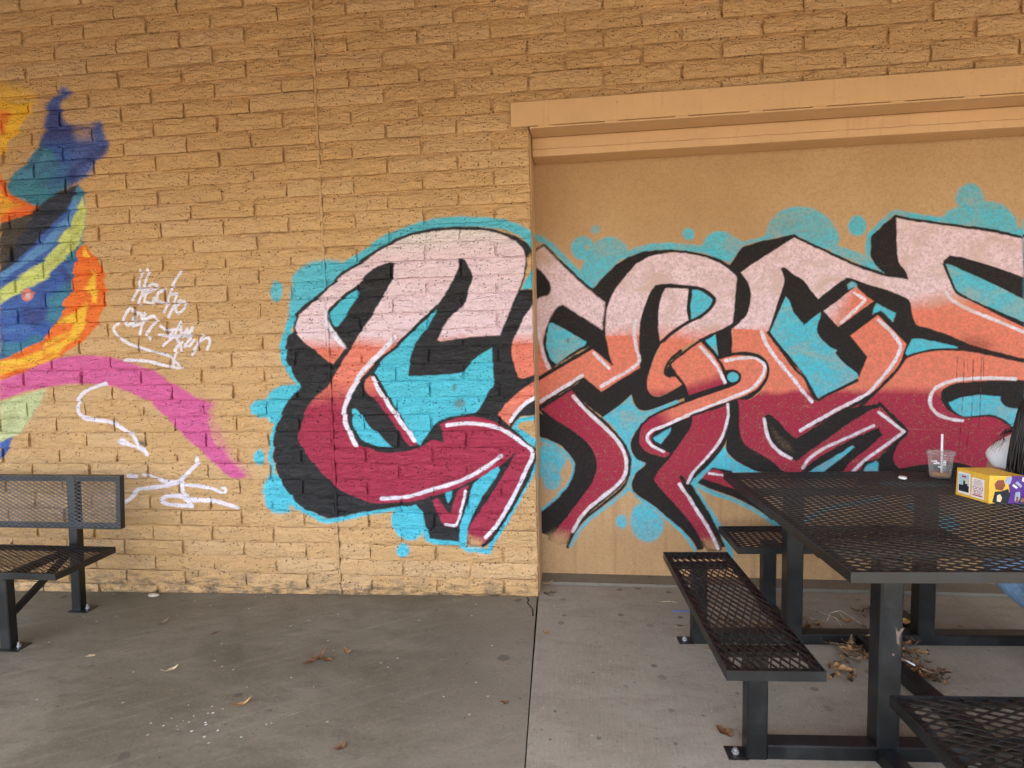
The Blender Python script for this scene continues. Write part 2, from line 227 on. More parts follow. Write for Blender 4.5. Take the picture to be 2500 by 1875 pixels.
MURAL = """b|f|yel|61.6|0|0.75|1|-2003,3123 -1899,3100 -1788,3062 -1785,3009 -1907,3025 -2015,3010
b|f|yel|61.6|0|0.75|1|-2006,3123 -2115,3100 -2234,3062 -2249,3009 -2124,3025 -2019,3010
b|f|yel|11.2|0|1|1|-2014,3025 -1908,3011 -1794,3009 -1802,2968 -1862,2907 -1917,2842 -1986,2785 -2027,2733 -2049,2696
b|f|yel|11.2|0|1|1|-2017,3025 -2126,3011 -2240,3009 -2241,2968 -2194,2907 -2153,2842 -2097,2785 -2067,2733 -2053,2696
b|f|ora|22.5|0|0.8|1|-2020,2968 -1965,2975 -1961,2937 -1994,2878 -2034,2834
b|f|ora|22.5|0|0.8|1|-2023,2968 -2076,2975 -2089,2937 -2069,2878 -2038,2834
b|f|ora|5.7|0|1|1|-2059,2603 -2032,2524 -1985,2459 -1899,2419 -1814,2391 -1843,2358 -1925,2337 -2036,2310 -2092,2299
b|f|ora|5.7|0|1|1|-2064,2603 -2108,2524 -2169,2459 -2264,2419 -2355,2391 -2333,2358 -2256,2337 -2150,2310 -2097,2299
b|f|yel|28.5|0|0.8|1|-2071,2495 -2023,2437 -1946,2402 -2030,2375 -2086,2354
b|f|yel|28.5|0|0.8|1|-2075,2495 -2136,2437 -2220,2402 -2142,2375 -2091,2354
b|f|teal|13.9|0|1|1|-1775,2756 -1686,2766 -1602,2738 -1561,2621 -1588,2515 -1701,2444 -1817,2391 -1924,2434 -1997,2473 -2019,2519 -2008,2561 -1923,2619 -1835,2695
b|f|teal|13.9|0|1|1|-2314,2756 -2401,2766 -2491,2738 -2558,2621 -2554,2515 -2456,2444 -2352,2391 -2235,2434 -2154,2473 -2122,2519 -2124,2561 -2196,2619 -2267,2695
b|f|sky|73.4|0|0.45|1|-1955,2566 -1858,2638 -1755,2694 -1679,2659 -1765,2594 -1886,2539
b|f|sky|73.4|0|0.45|1|-2176,2566 -2257,2638 -2348,2694 -2431,2659 -2360,2594 -2250,2539
b|f|blu|71.7|0|0.75|1|-1662,2749 -1571,2698 -1562,2606 -1641,2518 -1715,2476 -1725,2553 -1656,2627
b|f|blu|71.7|0|0.75|1|-2429,2749 -2531,2698 -2560,2606 -2500,2518 -2435,2476 -2408,2553 -2461,2627
b|f|blu|21.8|0|0.95|1|-1577,3080 -1533,3047 -1584,3009 -1605,2973 -1602,2913 -1572,2865 -1470,2847 -1357,2864 -1327,2766 -1337,2684 -1403,2635 -1452,2569 -1535,2520 -1590,2496 -1620,2548 -1561,2621 -1638,2633 -1692,2705 -1776,2749 -1723,2883 -1694,2972 -1661,3022 -1615,3053
b|f|blu|21.8|0|0.95|1|-2442,3080 -2493,3047 -2450,3009 -2437,2973 -2453,2913 -2493,2865 -2599,2847 -2709,2864 -2760,2766 -2768,2684 -2713,2635 -2678,2569 -2606,2520 -2556,2496 -2515,2548 -2558,2621 -2478,2633 -2408,2705 -2315,2749 -2339,2883 -2348,2972 -2370,3022 -2409,3053
b|f|navy|38.5|0|0.7|1|-1692,2972 -1630,2982 -1609,2928 -1589,2874 -1487,2844 -1546,2773 -1627,2747 -1756,2778 -1723,2883
b|f|navy|38.5|0|0.7|1|-2350,2972 -2410,2982 -2443,2928 -2474,2874 -2583,2844 -2539,2773 -2464,2747 -2328,2778 -2339,2883
b|f|navy|27.4|0|0.75|1|-1530,2573 -1437,2644 -1339,2684 -1330,2729 -1433,2690 -1563,2598 -1625,2502 -1544,2520
b|f|navy|27.4|0|0.75|1|-2599,2573 -2677,2644 -2766,2684 -2765,2729 -2671,2690 -2561,2598 -2520,2502 -2597,2520
b|l|navy|27.7|26.3|0.6|1|-1748,2770 -1790,2696 -1869,2623
b|l|navy|27.7|26.3|0.6|1|-2338,2770 -2312,2696 -2249,2623
b|l|navy|33.2|24.5|0.5|1|-1664,2642 -1764,2610 -1804,2558
b|l|navy|33.2|24.5|0.5|1|-2450,2642 -2357,2610 -2328,2558
b|l|navy|33|20.9|0.5|1|-1563,2590 -1675,2528 -1800,2511
b|l|navy|33|20.9|0.5|1|-2562,2590 -2464,2528 -2343,2511
b|f|wall|43.6|0|0.7|1|-1562,2970 -1461,2941 -1413,2900 -1468,2870 -1562,2883 -1583,2926
b|f|wall|43.6|0|0.7|1|-2481,2970 -2588,2941 -2645,2900 -2596,2870 -2500,2883 -2469,2926
b|f|wall|43.7|0|0.65|1|-1540,2833 -1428,2833 -1416,2772 -1512,2770
b|f|wall|43.7|0|0.65|1|-2532,2833 -2644,2833 -2670,2772 -2574,2770
b|f|blu|8.2|0|1|1|-1546,2497 -1499,2426 -1520,2241 -1572,2126 -1621,1987 -2147,1796 -2126,1989 -1814,2380
b|f|blu|8.2|0|1|1|-2600,2497 -2662,2426 -2681,2241 -2655,2126 -2636,1987 -2151,1796 -2130,1989 -2357,2380
b|f|blk|8.2|0|0.93|1|-1532,2504 -1626,2482 -1717,2452 -1812,2394 -1925,2340 -2036,2312 -2092,2299 -2127,1981 -2028,2050 -1900,2144 -1803,2222 -1716,2293 -1629,2363 -1564,2444
b|f|blk|8.2|0|0.93|1|-2612,2504 -2523,2482 -2438,2452 -2356,2394 -2255,2340 -2150,2312 -2097,2299 -2131,1981 -2215,2050 -2323,2144 -2403,2222 -2474,2293 -2546,2363 -2593,2444
b|f|sky|8.2|0|1|1|-1537,2501 -1502,2457 -1548,2390 -1591,2306 -1670,2216 -1757,2142 -1938,2046 -2130,1949 -2126,1989 -1980,2072 -1864,2146 -1798,2175 -1720,2250 -1642,2317 -1596,2384
b|f|sky|8.2|0|1|1|-2608,2501 -2652,2457 -2621,2390 -2596,2306 -2537,2216 -2466,2142 -2306,2046 -2135,1949 -2130,1989 -2258,2072 -2358,2146 -2418,2175 -2480,2250 -2543,2317 -2574,2384
b|f|teal|16.5|0|0.8|1|-1539,2497 -1506,2461 -1500,2433 -1546,2405 -1580,2422
b|f|teal|16.5|0|0.8|1|-2607,2497 -2648,2461 -2660,2433 -2620,2405 -2582,2422
b|f|teal|11|0|1|1|-1522,2241 -1543,2156 -1571,2142 -1592,2064 -1625,1987 -1738,1975 -1693,2068 -1608,2128
b|f|teal|11|0|1|1|-2679,2241 -2677,2156 -2652,2142 -2648,2064 -2632,1987 -2521,1975 -2546,2068 -2618,2128
b|f|blu|8.7|0|1|1|-2146,1803 -2000,1887 -1829,1961 -1722,2044 -1614,2063 -1586,2055 -1629,1954 -1647,1851 -1701,1805 -1723,1718 -1797,1652 -1868,1576 -1991,1526 -2088,1488 -2184,1451
b|f|blu|8.7|0|1|1|-2151,1803 -2279,1887 -2434,1961 -2522,2044 -2626,2063 -2656,2055 -2635,1954 -2639,1851 -2596,1805 -2592,1718 -2533,1652 -2478,1576 -2366,1526 -2278,1488 -2190,1451
b|f|teal|25.1|0|0.85|1|-1628,2048 -1625,1946 -1647,1851 -1701,1805 -1726,1714 -1796,1656 -1841,1705 -1812,1769 -1825,1817 -1777,1848 -1702,1885 -1651,1954
b|f|teal|25.1|0|0.85|1|-2616,2048 -2641,1946 -2639,1851 -2596,1805 -2590,1714 -2533,1656 -2477,1705 -2492,1769 -2469,1817 -2510,1848 -2577,1885 -2613,1954
b|f|teal|23.4|0|0.9|1|-2172,1559 -2015,1564 -1938,1603 -1866,1593 -1868,1572 -1991,1526 -2088,1488 -2184,1451
b|f|teal|23.4|0|0.9|1|-2178,1559 -2334,1564 -2403,1603 -2477,1593 -2479,1572 -2366,1526 -2278,1488 -2190,1451
b|f|navy|34.5|0|0.75|1|-2001,1782 -1911,1772 -1830,1769 -1843,1689 -1922,1667 -1993,1685 -2015,1742
b|f|navy|34.5|0|0.75|1|-2301,1782 -2393,1772 -2474,1769 -2479,1689 -2405,1667 -2330,1685 -2295,1742
b|f|navy|22.5|0|0.7|1|-1733,2029 -1672,2011 -1635,1938 -1666,1884 -1702,1972
b|f|navy|22.5|0|0.7|1|-2515,2029 -2580,2011 -2633,1938 -2613,1884 -2558,1972
b|l|navy|28.4|23.3|0.6|1|-1834,1913 -1851,1834 -1875,1770
b|l|navy|28.4|23.3|0.6|1|-2439,1913 -2439,1834 -2429,1770
b|l|navy|23.3|20.3|0.6|1|-2163,1649 -2153,1567 -2173,1469
b|l|navy|23.3|20.3|0.6|1|-2168,1649 -2195,1567 -2197,1469
b|l|sky|40.8|24|0.6|1|-2145,1640 -2062,1646 -1980,1636
b|l|sky|40.8|24|0.6|1|-2187,1640 -2269,1646 -2353,1636
b|l|sky|40.6|20.2|0.5|1|-2115,1745 -2040,1759
b|l|sky|40.6|20.2|0.5|1|-2195,1745 -2267,1759
b|f|lime|13.7|0|1|1|-1509,2426 -1503,2349 -1521,2249 -1548,2180 -1627,2105 -1733,2022 -1831,1939 -2001,1873 -2146,1805 -2137,1885 -2010,1965 -1848,2043 -1751,2118 -1661,2216 -1601,2291 -1559,2367
b|f|lime|13.7|0|1|1|-2652,2426 -2675,2349 -2679,2249 -2667,2180 -2604,2105 -2516,2022 -2436,1939 -2281,1873 -2151,1805 -2142,1885 -2252,1965 -2397,2043 -2477,2118 -2546,2216 -2590,2291 -2615,2367
b|l|olive|33.2|22.8|0.6|1|-1564,2212 -1661,2130 -1738,2062 -1815,2010
b|l|olive|33.2|22.8|0.6|1|-2644,2212 -2565,2130 -2502,2062 -2437,2010
b|l|olive|27.6|17.5|0.5|1|-1536,2327 -1575,2282 -1616,2230
b|l|olive|27.6|17.5|0.5|1|-2647,2327 -2618,2282 -2588,2230
b|f|oran|6.9|0|1|1|-1573,2125 -1531,2150 -1487,2098 -1441,2033 -1413,1954 -1405,1859 -1429,1757 -1483,1663 -1551,1593 -1656,1523 -1780,1457 -1912,1410 -2055,1360 -2198,1319 -2184,1451 -2059,1495 -1935,1544 -1868,1575 -1797,1654 -1723,1718 -1701,1805 -1647,1851 -1634,1946 -1603,2039
b|f|oran|6.9|0|1|1|-2654,2125 -2690,2150 -2746,2098 -2806,2033 -2851,1954 -2880,1859 -2878,1757 -2844,1663 -2792,1593 -2702,1523 -2592,1457 -2471,1410 -2339,1360 -2204,1319 -2190,1451 -2305,1495 -2418,1544 -2479,1575 -2532,1654 -2592,1718 -2596,1805 -2639,1851 -2632,1946 -2642,2039
b|f|yel|8.3|0|1|1|-1532,2131 -1542,2076 -1495,2063 -1517,2107
b|f|yel|8.3|0|1|1|-2693,2131 -2695,2076 -2745,2063 -2714,2107
b|f|yel|11.1|0|1|1|-1489,2000 -1466,1932 -1476,1790 -1502,1791 -1510,1847 -1553,1868 -1513,1910
b|f|yel|11.1|0|1|1|-2765,2000 -2803,1932 -2824,1790 -2798,1791 -2777,1847 -2730,1868 -2761,1910
b|f|yel|11.2|0|1|1|-1539,1800 -1558,1697 -1612,1595 -1700,1536 -1798,1460 -1958,1406 -2099,1383 -2195,1354 -2185,1443 -2072,1457 -1874,1512 -1852,1556 -1757,1596 -1664,1626 -1651,1668 -1777,1671 -1608,1753
b|f|yel|11.2|0|1|1|-2759,1800 -2762,1697 -2730,1595 -2655,1536 -2574,1460 -2425,1406 -2290,1383 -2200,1354 -2190,1443 -2300,1457 -2486,1512 -2499,1556 -2585,1596 -2672,1626 -2675,1668 -2549,1671 -2700,1753
b|l|ora|14.4|16.4|0.8|1|-1880,1455 -1856,1511 -1770,1558 -1684,1604
b|l|ora|14.4|16.4|0.8|1|-2493,1455 -2505,1511 -2580,1558 -2656,1604
b|l|ora|14.7|14.9|0.7|1|-2189,1403 -2050,1409 -1909,1439 -1794,1494
b|l|ora|14.7|14.9|0.7|1|-2195,1403 -2333,1409 -2467,1439 -2570,1494
b|f|coral|8.6|0|1|1|-1912,1854 -1915,1842 -1923,1831 -1933,1823 -1944,1818 -1957,1816 -1969,1818 -1980,1824 -1988,1833 -1993,1844 -1994,1856 -1991,1868 -1983,1878 -1973,1887 -1962,1892 -1949,1893 -1936,1891 -1926,1885 -1918,1876 -1913,1866
b|f|coral|8.6|0|1|1|-2374,1854 -2373,1842 -2368,1831 -2360,1823 -2350,1818 -2337,1816 -2325,1818 -2312,1824 -2302,1833 -2295,1844 -2291,1856 -2292,1868 -2298,1878 -2306,1887 -2316,1892 -2328,1893 -2342,1891 -2353,1885 -2363,1876 -2370,1866
b|f|whit|14.3|0|0.8|1|-1935,1853 -1936,1847 -1939,1842 -1943,1838 -1948,1836 -1953,1836 -1958,1837 -1963,1839 -1966,1843 -1967,1848 -1968,1854 -1966,1859 -1964,1864 -1960,1868 -1955,1870 -1949,1871 -1944,1870 -1940,1867 -1937,1863 -1935,1858
b|f|pink|11.8|0|1|1|-2198,1319 -2054,1364 -1912,1413 -1789,1451 -1671,1467 -1545,1466 -1431,1454 -1319,1428 -1200,1389 -1098,1352 -1017,1287 -934,1246 -836,1189 -753,1152 -792,1084 -781,996 -768,948 -729,884 -705,874 -674,818 -619,761 -571,717 -581,695 -649,695 -706,729 -795,809 -867,882 -956,957 -1036,1038 -1109,1111 -1190,1183 -1300,1234 -1403,1268 -1491,1281 -1615,1291 -1742,1289 -1871,1273 -2039,1244 -2212,1194
b|f|pink|11.8|0|1|1|-2204,1319 -2339,1364 -2470,1413 -2585,1451 -2699,1467 -2825,1466 -2942,1454 -3060,1428 -3187,1389 -3297,1352 -3392,1287 -3484,1246 -3595,1189 -3686,1152 -3662,1084 -3692,996 -3715,948 -3768,884 -3794,874 -3838,818 -3905,761 -3963,717 -3957,695 -3889,695 -3825,729 -3719,809 -3631,882 -3525,957 -3428,1038 -3339,1111 -3242,1183 -3121,1234 -3011,1268 -2920,1281 -2794,1291 -2667,1289 -2541,1273 -2380,1244 -2218,1194
b|f|pink|43.1|0|0.55|1|-819,1180 -735,1160 -759,1068 -722,988 -685,916 -649,819 -592,777 -546,705 -646,729 -722,874 -780,1012
b|f|mint|11.8|0|0.9|1|-2213,1183 -2070,1219 -1879,1266 -1894,1225 -1989,1102 -2079,994 -2144,953 -2242,915
b|f|mint|11.8|0|0.9|1|-2219,1183 -2354,1219 -2535,1266 -2529,1225 -2461,1102 -2394,994 -2338,953 -2249,915
b|f|olive|41.4|0|0.4|1|-2184,1104 -2108,1120 -2137,1020 -2204,1003
b|f|olive|41.4|0|0.4|1|-2265,1104 -2338,1120 -2331,1020 -2267,1003
b|f|blu|8.9|0|1|1|-2139,961 -2195,868 -2254,805 -2242,919
b|f|blu|8.9|0|1|1|-2342,961 -2306,868 -2261,805 -2248,919
b|l|whit|3.3|18|1|1|-1164,1976 -1183,1875 -1226,1798
b|l|whit|3.2|17.9|1|1|-1116,1978 -1150,1866 -1194,1770
b|l|whit|3.3|18.1|1|1|-1199,1864 -1144,1854
b|l|whit|3.3|18.1|1|1|-1159,1823 -1083,1856 -1060,1883 -1102,1889 -1135,1834 -1151,1788 -1103,1775 -1086,1805
b|l|whit|3.2|17.9|1|1|-1023,1858 -1058,1832 -1073,1789 -1028,1775
b|l|whit|3.2|17.7|1|1|-912,1959 -963,1868 -1005,1768 -1030,1722
b|l|whit|3.2|17.8|1|1|-975,1825 -931,1826 -953,1782 -1003,1690
b|l|whit|3.2|17.8|1|1|-914,1788 -956,1743 -940,1707 -897,1737 -889,1780 -927,1782
b|l|whit|3.3|18.2|1|1|-1232,1731 -1249,1752 -1284,1709 -1300,1670 -1278,1648 -1239,1663
b|l|whit|3.3|18.2|1|1|-1205,1719 -1236,1680 -1240,1639 -1185,1663 -1179,1717 -1207,1720
b|l|whit|3.3|18.1|1|1|-1155,1717 -1200,1592
b|l|whit|3.3|18.1|1|1|-1172,1675 -1105,1699 -1085,1672 -1128,1622 -1157,1583 -1140,1559
b|l|whit|3.3|18|1|1|-1058,1636 -1017,1610 -940,1617
b|l|whit|3.3|18.1|1|1|-1071,1581 -1011,1580 -974,1614
b|l|whit|3.2|17.9|1|1|-937,1656 -977,1579 -1049,1516
b|l|whit|3.2|17.9|1|1|-937,1656 -925,1570
b|l|whit|3.2|18|1|1|-1012,1568 -909,1576
b|l|whit|3.2|17.9|1|1|-922,1578 -887,1616 -893,1565 -853,1621 -906,1505
b|l|whit|3.2|17.8|1|1|-875,1553 -903,1521 -878,1512 -850,1543
b|l|whit|3.2|17.7|1|1|-789,1574 -867,1458
b|l|whit|3.2|17.8|1|1|-810,1532 -758,1558 -741,1533 -761,1488
b|l|whit|3.2|17.9|1|1|-970,1563 -939,1523 -931,1482
b|l|whit|3.3|18.4|1|1|-1343,1659 -1370,1643 -1373,1613 -1341,1572 -1275,1531 -1190,1503 -1080,1469 -1013,1444 -965,1405 -948,1379 -992,1380 -1077,1403 -1179,1425 -1318,1434
b|l|whit|3.2|17.9|1|1|-927,1535 -964,1498 -986,1443 -992,1388
b|l|whit|4.2|23.1|1|1|-1459,1289 -1527,1274 -1593,1246 -1651,1198 -1672,1149 -1667,1108 -1627,1073 -1529,1060 -1441,1047 -1364,1007 -1305,966 -1274,917 -1243,868 -1219,842
b|f|whit|7|0|1|1|-1415,927 -1365,943 -1310,909 -1250,888 -1215,837 -1261,860 -1330,891 -1390,909
b|f|blk|16.7|0|0.8|1|-1229,905 -1232,902 -1236,900 -1241,899 -1247,899 -1253,901 -1258,904 -1262,907 -1264,911 -1265,916 -1263,920 -1260,924 -1257,926 -1251,927 -1245,927 -1240,925 -1235,922 -1231,919 -1228,914 -1228,910
b|f|blk|16.7|0|0.8|1|-3264,905 -3261,902 -3258,900 -3253,899 -3247,899 -3241,901 -3235,904 -3230,907 -3227,911 -3225,916 -3226,920 -3229,924 -3231,926 -3237,927 -3243,927 -3248,925 -3254,922 -3259,919 -3263,914 -3264,910
b|l|whit|4.9|24.2|1|1|-881,824 -887,785 -929,744 -985,695 -1022,670 -1102,645 -1218,630 -1299,617 -1339,577 -1385,538
b|l|whit|5|19.5|1|1|-1249,714 -1186,702 -1126,673 -1040,662 -953,650 -867,642 -782,625 -740,605 -710,607 -706,627 -726,633
b|l|whit|5|31.4|1|1|-994,670 -992,604 -975,570
b|l|whit|5|23|1|1|-1145,558 -1108,575 -1020,575 -953,539 -933,519 -1007,520 -1094,529 -1137,544 -1145,558
b|l|whit|5|24.4|1|1|-960,555 -830,553 -745,541 -636,508
b|l|whit|5.1|32.1|1|1|-1350,705 -1306,700
b|l|cyan|9.9|55.5|0.95|1|148,1954 295,2037 386,2092 519,2138 649,2165 778,2173 905,2167 1031,2153 1130,2122 1195,2081 1231,2026
b|f|cyan|17.9|0|0.95|1|-228,1727 -212,1839 -190,1907 -141,1957 -67,1980 33,1993 105,1977 176,1970 81,1863 -99,1740 -195,1665 -247,1561 -281,1457 -289,1492 -254,1605
b|f|cyan|12.8|0|0.9|1|-265,1819 -268,1801 -275,1785 -284,1772 -296,1764 -308,1761 -320,1764 -330,1773 -338,1787 -342,1803 -343,1822 -340,1840 -334,1856 -324,1869 -313,1877 -301,1879 -289,1876 -278,1867 -271,1854 -266,1837
b|l|cyan|7.6|42.4|1|1|-188,1699 -225,1631 -259,1544 -280,1457 -262,1386 -229,1323 -181,1265
b|f|cyan|12.9|0|1|1|-176,1267 -284,1266 -346,1245 -391,1201 -402,1176 -478,1173 -509,1139 -505,1092 -466,1068 -409,1066 -387,1039 -331,1020 -224,1163
b|l|cyan|7.8|30.2|1|1|-317,1105 -358,1006 -388,916 -399,825 -393,742
b|f|cyan|10.6|0|1|1|-439,823 -441,808 -447,794 -455,784 -466,778 -477,775 -487,778 -498,784 -505,794 -509,808 -510,823 -507,837 -501,851 -493,861 -482,867 -471,870 -461,867 -451,861 -444,851 -440,837
b|f|cyan|15.9|0|1|1|-391,738 -438,687 -461,622 -459,549 -426,489 -369,474 -292,484 -299,518 -277,537 -242,521 -159,474 -299,679
b|l|cyan|10.5|30.5|1|1|-297,559 -215,494 -150,467 -67,435 37,452 159,478 317,507 408,523 518,536
b|f|cyan|10.1|0|1|1|362,512 342,458 349,403 383,349 437,325 492,333 531,370 539,343 563,315 626,298 795,296 570,506 518,545
b|f|cyan|12.6|0|1|1|446,262 444,250 438,239 428,229 417,224 405,222 393,223 383,228 374,237 369,248 367,260 370,272 376,283 385,292 396,298 408,300 420,298 431,293 440,284 445,273
b|l|cyan|9.9|30.3|1|1|760,298 804,274 857,276 923,263 946,315 1001,396 1074,520 1146,652 1213,778
b|l|cyan|7.1|25.7|1|1|1089,981 1129,1039 1227,1053
b|l|cyan|7.1|41.1|1|1|1098,981 1170,940 1220,899
b|f|cyan|6.9|0|1|1|1229,1925 1208,1881 1181,1832 1159,1780 1226,1790
b|f|blk|5.6|0|1|0|-198,1682 -126,1743 -12,1815 111,1920 230,1986 340,2049 429,2091 518,2123 649,2146 777,2150 913,2142 1030,2116 1129,2079 1194,2038 1220,1994 1188,1955 1191,1906 1173,1841 1151,1782 1226,1782 1225,1724 1228,1299 1225,1071 1130,1063 1079,999 1119,964 1218,873 1214,826 1164,705 1102,591 1002,422 929,315 884,296 804,294 752,322 573,335 553,416 534,505 500,539 363,521 225,501 84,472 -57,445 -177,492 -259,551 -330,651 -371,752 -386,825 -376,915 -356,1006 -313,1087 -261,1176 -186,1251 -232,1341 -261,1412 -261,1491 -238,1561 -209,1587
b|f|G1|5.1|0|1|1|-181,1663 -109,1721 -4,1804 119,1903 238,1966 339,2029 429,2071 535,2108 691,2130 845,2128 963,2114 1062,2085 1136,2045 1177,1994 1179,1923 1163,1841 1130,1760 1085,1662 1027,1530 929,1526 799,1517 686,1503 665,1513 698,1581 761,1655 832,1720 853,1786 877,1860 865,1910 833,1962 797,1969 800,1921 767,1855 722,1782 658,1700 605,1659 495,1560 403,1475 292,1393 217,1316 159,1255 119,1186 99,1098 102,1009 143,920 223,877 332,852 467,864 558,896 613,931 685,913 662,1022 741,1050 828,1064 915,1054 1000,1024 1068,981 1127,938 1194,869 1206,843 1165,739 1111,635 1030,494 966,386 893,305 796,305 807,393 863,483 945,598 1027,721 1101,856 1011,778 816,672 637,603 501,566 364,550 227,549 145,573 0,651 -88,742 -150,814 -202,897 -216,969 -183,1059 -162,1103 -102,1183 -5,1261 55,1353 133,1465 211,1576 287,1677 354,1777 411,1868 424,1956 389,1966 290,1923 206,1850 94,1760 18,1693 2,1659 31,1598 90,1510 105,1483 38,1373 2,1398 -86,1470 -165,1542 -199,1586
b|f|tan|29.5|0|0.9|1|797,357 894,332 884,291 804,290
b|l|blk|5|21.8|1|1|120,1481 67,1414 13,1350
b|f|cyan|5|0|1|1|191,1822 205,1799 184,1757 135,1690 77,1612 49,1601 24,1633 10,1668 56,1727 131,1784
b|f|cyan|5.3|0|1|1|667,1701 657,1658 602,1583 547,1516 518,1466 492,1372 485,1307 662,1308 802,1323 864,1390 980,1461 980,1388 985,1244 954,1210 917,1142 873,1091 785,1074 697,1058 625,1015 578,954 540,899 514,919 473,998 389,1139 306,1288 279,1332 357,1435 449,1501 540,1585 604,1642
b|f|rust|12|0|0.6|1|764,1230 763,1224 762,1219 759,1214 756,1212 753,1211 749,1212 747,1214 744,1219 744,1224 743,1230 744,1236 745,1241 748,1245 751,1248 754,1249 758,1248 760,1245 763,1241 763,1236
b|f|rust|19.3|0|0.6|1|810,1139 808,1131 803,1123 796,1118 787,1114 778,1113 768,1114 759,1119 753,1124 748,1132 747,1139 749,1147 754,1155 761,1160 770,1164 779,1165 789,1164 797,1160 804,1154 808,1147
b|f|cyan|5.6|0|1|1|133,1117 157,1121 204,1052 247,999 309,946 371,885 288,891 198,927 150,973 130,1035
b|f|cyan|5.3|0|1|1|994,771 1003,747 956,669 902,598 846,500 808,402 794,301 752,322 761,419 813,562 842,659 856,678 941,739
b|l|blk|4.9|17.9|1|1|209,1829 131,1790 56,1728 7,1672 23,1622 54,1587
b|l|blk|4.8|19.1|1|1|669,1701 604,1649 495,1552 403,1468 292,1386 274,1341
b|l|blk|4.7|20.4|1|1|1217,835 1169,709 1112,604 1022,454 943,342 893,298
b|f|G2|5|0|1|1|253,1313 281,1297 328,1192 413,1077 472,980 521,906 479,891 443,928 384,1025 299,1140 230,1211 209,1255 225,1289
b|l|whit|3.7|25.2|1|1|270,1296 303,1227 387,1095 446,1007 504,926
b|f|G1|4.6|0|1|1|1225,1709 1168,1626 1133,1561 1098,1487 1092,1428 1103,1352 1127,1288 1154,1282 1224,1301
b|f|coral|4.7|0|1|1|1226,1271 1133,1208 1055,1141 1002,1073 1069,1010 1087,1055 1148,1123 1224,1173
b|l|whit|3.5|20.3|1|1|1224,1170 1174,1146 1113,1089 1076,1036
b|f|crim|5|0|1|1|598,568 627,579 699,485 753,623 818,661 800,588 757,472 746,410 666,416 632,479
b|l|blk|7.4|19.5|1|1|726,623 703,503
b|f|cyan|6.2|0|1|1|680,614 719,625 712,587 693,553 676,587
b|l|whit|3.7|15.9|1|1|799,625 779,544 739,426 675,426
b|l|whit|7.6|27.3|1|1|-3,1690 -4,1633 30,1572 96,1485
b|l|whit|4.9|28.4|1|1|406,1528 312,1436 218,1351 150,1256 102,1168 79,1080 92,1009 147,900
b|l|whit|3.6|22.9|1|1|704,1016 783,1025 871,1025 957,1011 1025,986 1127,921 1198,850 1157,748 1112,652 1039,520 985,431 912,350
b|l|whit|5.1|21.1|1|1|287,574 438,585 593,631 772,685 906,756 1014,832
s|l|cyan|12.4|36.2|0.95|1|1209,2125 1256,2099 1318,2054 1395,1974 1464,1894 1517,1830 1559,1786
s|f|cyan|15|0|0.85|1|1190,1970 1241,1945 1220,1891 1186,1767
s|f|cyan|12.2|0|0.92|1|1570,2036 1567,2015 1556,1995 1541,1980 1521,1971 1500,1968 1478,1973 1459,1984 1443,2000 1434,2020 1431,2042 1434,2063 1445,2083 1460,2097 1480,2107 1502,2109 1523,2105 1542,2094 1557,2078 1567,2058
s|f|cyan|12.2|0|0.92|1|1574,2063 1613,2090 1667,2097 1720,2081 1758,2043 1776,2008 1696,1935 1555,1778 1498,1858 1487,1912 1511,1958
s|f|wall|12.2|0|0.6|1|1539,2045 1538,2040 1536,2036 1534,2033 1531,2031 1528,2030 1524,2031 1521,2033 1519,2037 1518,2041 1517,2046 1518,2051 1519,2055 1522,2058 1525,2060 1528,2061 1531,2060 1534,2057 1536,2054 1538,2050
s|f|cyan|12.1|0|0.9|1|1605,2147 1604,2140 1600,2133 1594,2129 1587,2125 1579,2125 1570,2126 1564,2130 1557,2135 1554,2142 1553,2149 1555,2156 1558,2163 1564,2167 1571,2170 1579,2171 1588,2170 1595,2165 1601,2161 1604,2154
s|f|cyan|11.7|0|0.95|1|2150,2093 2149,2082 2144,2073 2136,2065 2127,2060 2116,2059 2106,2061 2096,2067 2089,2075 2084,2085 2082,2096 2084,2108 2089,2117 2096,2125 2106,2130 2116,2131 2127,2129 2136,2123 2144,2115 2149,2105
s|l|cyan|9.6|42.7|0.95|1|1742,1983 1848,2017 1924,2027 2036,2026 2147,2010 2221,1997 2295,1957
s|f|cyan|11.7|0|0.95|1|2193,2014 2214,2064 2265,2099 2316,2102 2367,2075 2400,2049 2433,2033 2419,1997 2354,1917 2266,1958
s|l|cyan|9.2|21.8|1|1|2411,2019 2512,2045 2584,2056
s|f|cyan|11.4|0|0.92|1|2549,2062 2564,2128 2610,2184 2680,2217 2751,2221 2829,2199 2893,2149 2936,2089 2956,2037 2953,1997 2945,1968 2825,1991 2711,2055 2540,2040
s|f|gcyan|49.3|0|0.35|1|2731,2120 2729,2106 2720,2095 2706,2085 2688,2080 2668,2079 2648,2082 2630,2089 2616,2100 2606,2112 2603,2126 2606,2140 2615,2151 2629,2161 2647,2166 2667,2167 2687,2164 2705,2157 2719,2146 2728,2134
s|f|gcyan|44.4|0|0.3|1|2866,2077 2864,2064 2859,2052 2849,2042 2838,2037 2825,2035 2811,2038 2800,2044 2790,2055 2784,2067 2781,2081 2783,2095 2789,2106 2799,2116 2810,2121 2823,2123 2836,2120 2848,2114 2858,2103 2864,2091
s|f|cyan|10.9|0|0.95|1|3097,2081 3090,2065 3079,2052 3065,2044 3050,2041 3035,2044 3021,2051 3011,2063 3003,2080 3001,2097 3003,2115 3011,2131 3022,2144 3035,2152 3050,2155 3066,2152 3079,2144 3090,2132 3097,2116 3099,2098
s|l|cyan|8.9|52.6|1|1|2938,1968 3023,1936 3107,1892 3198,1849
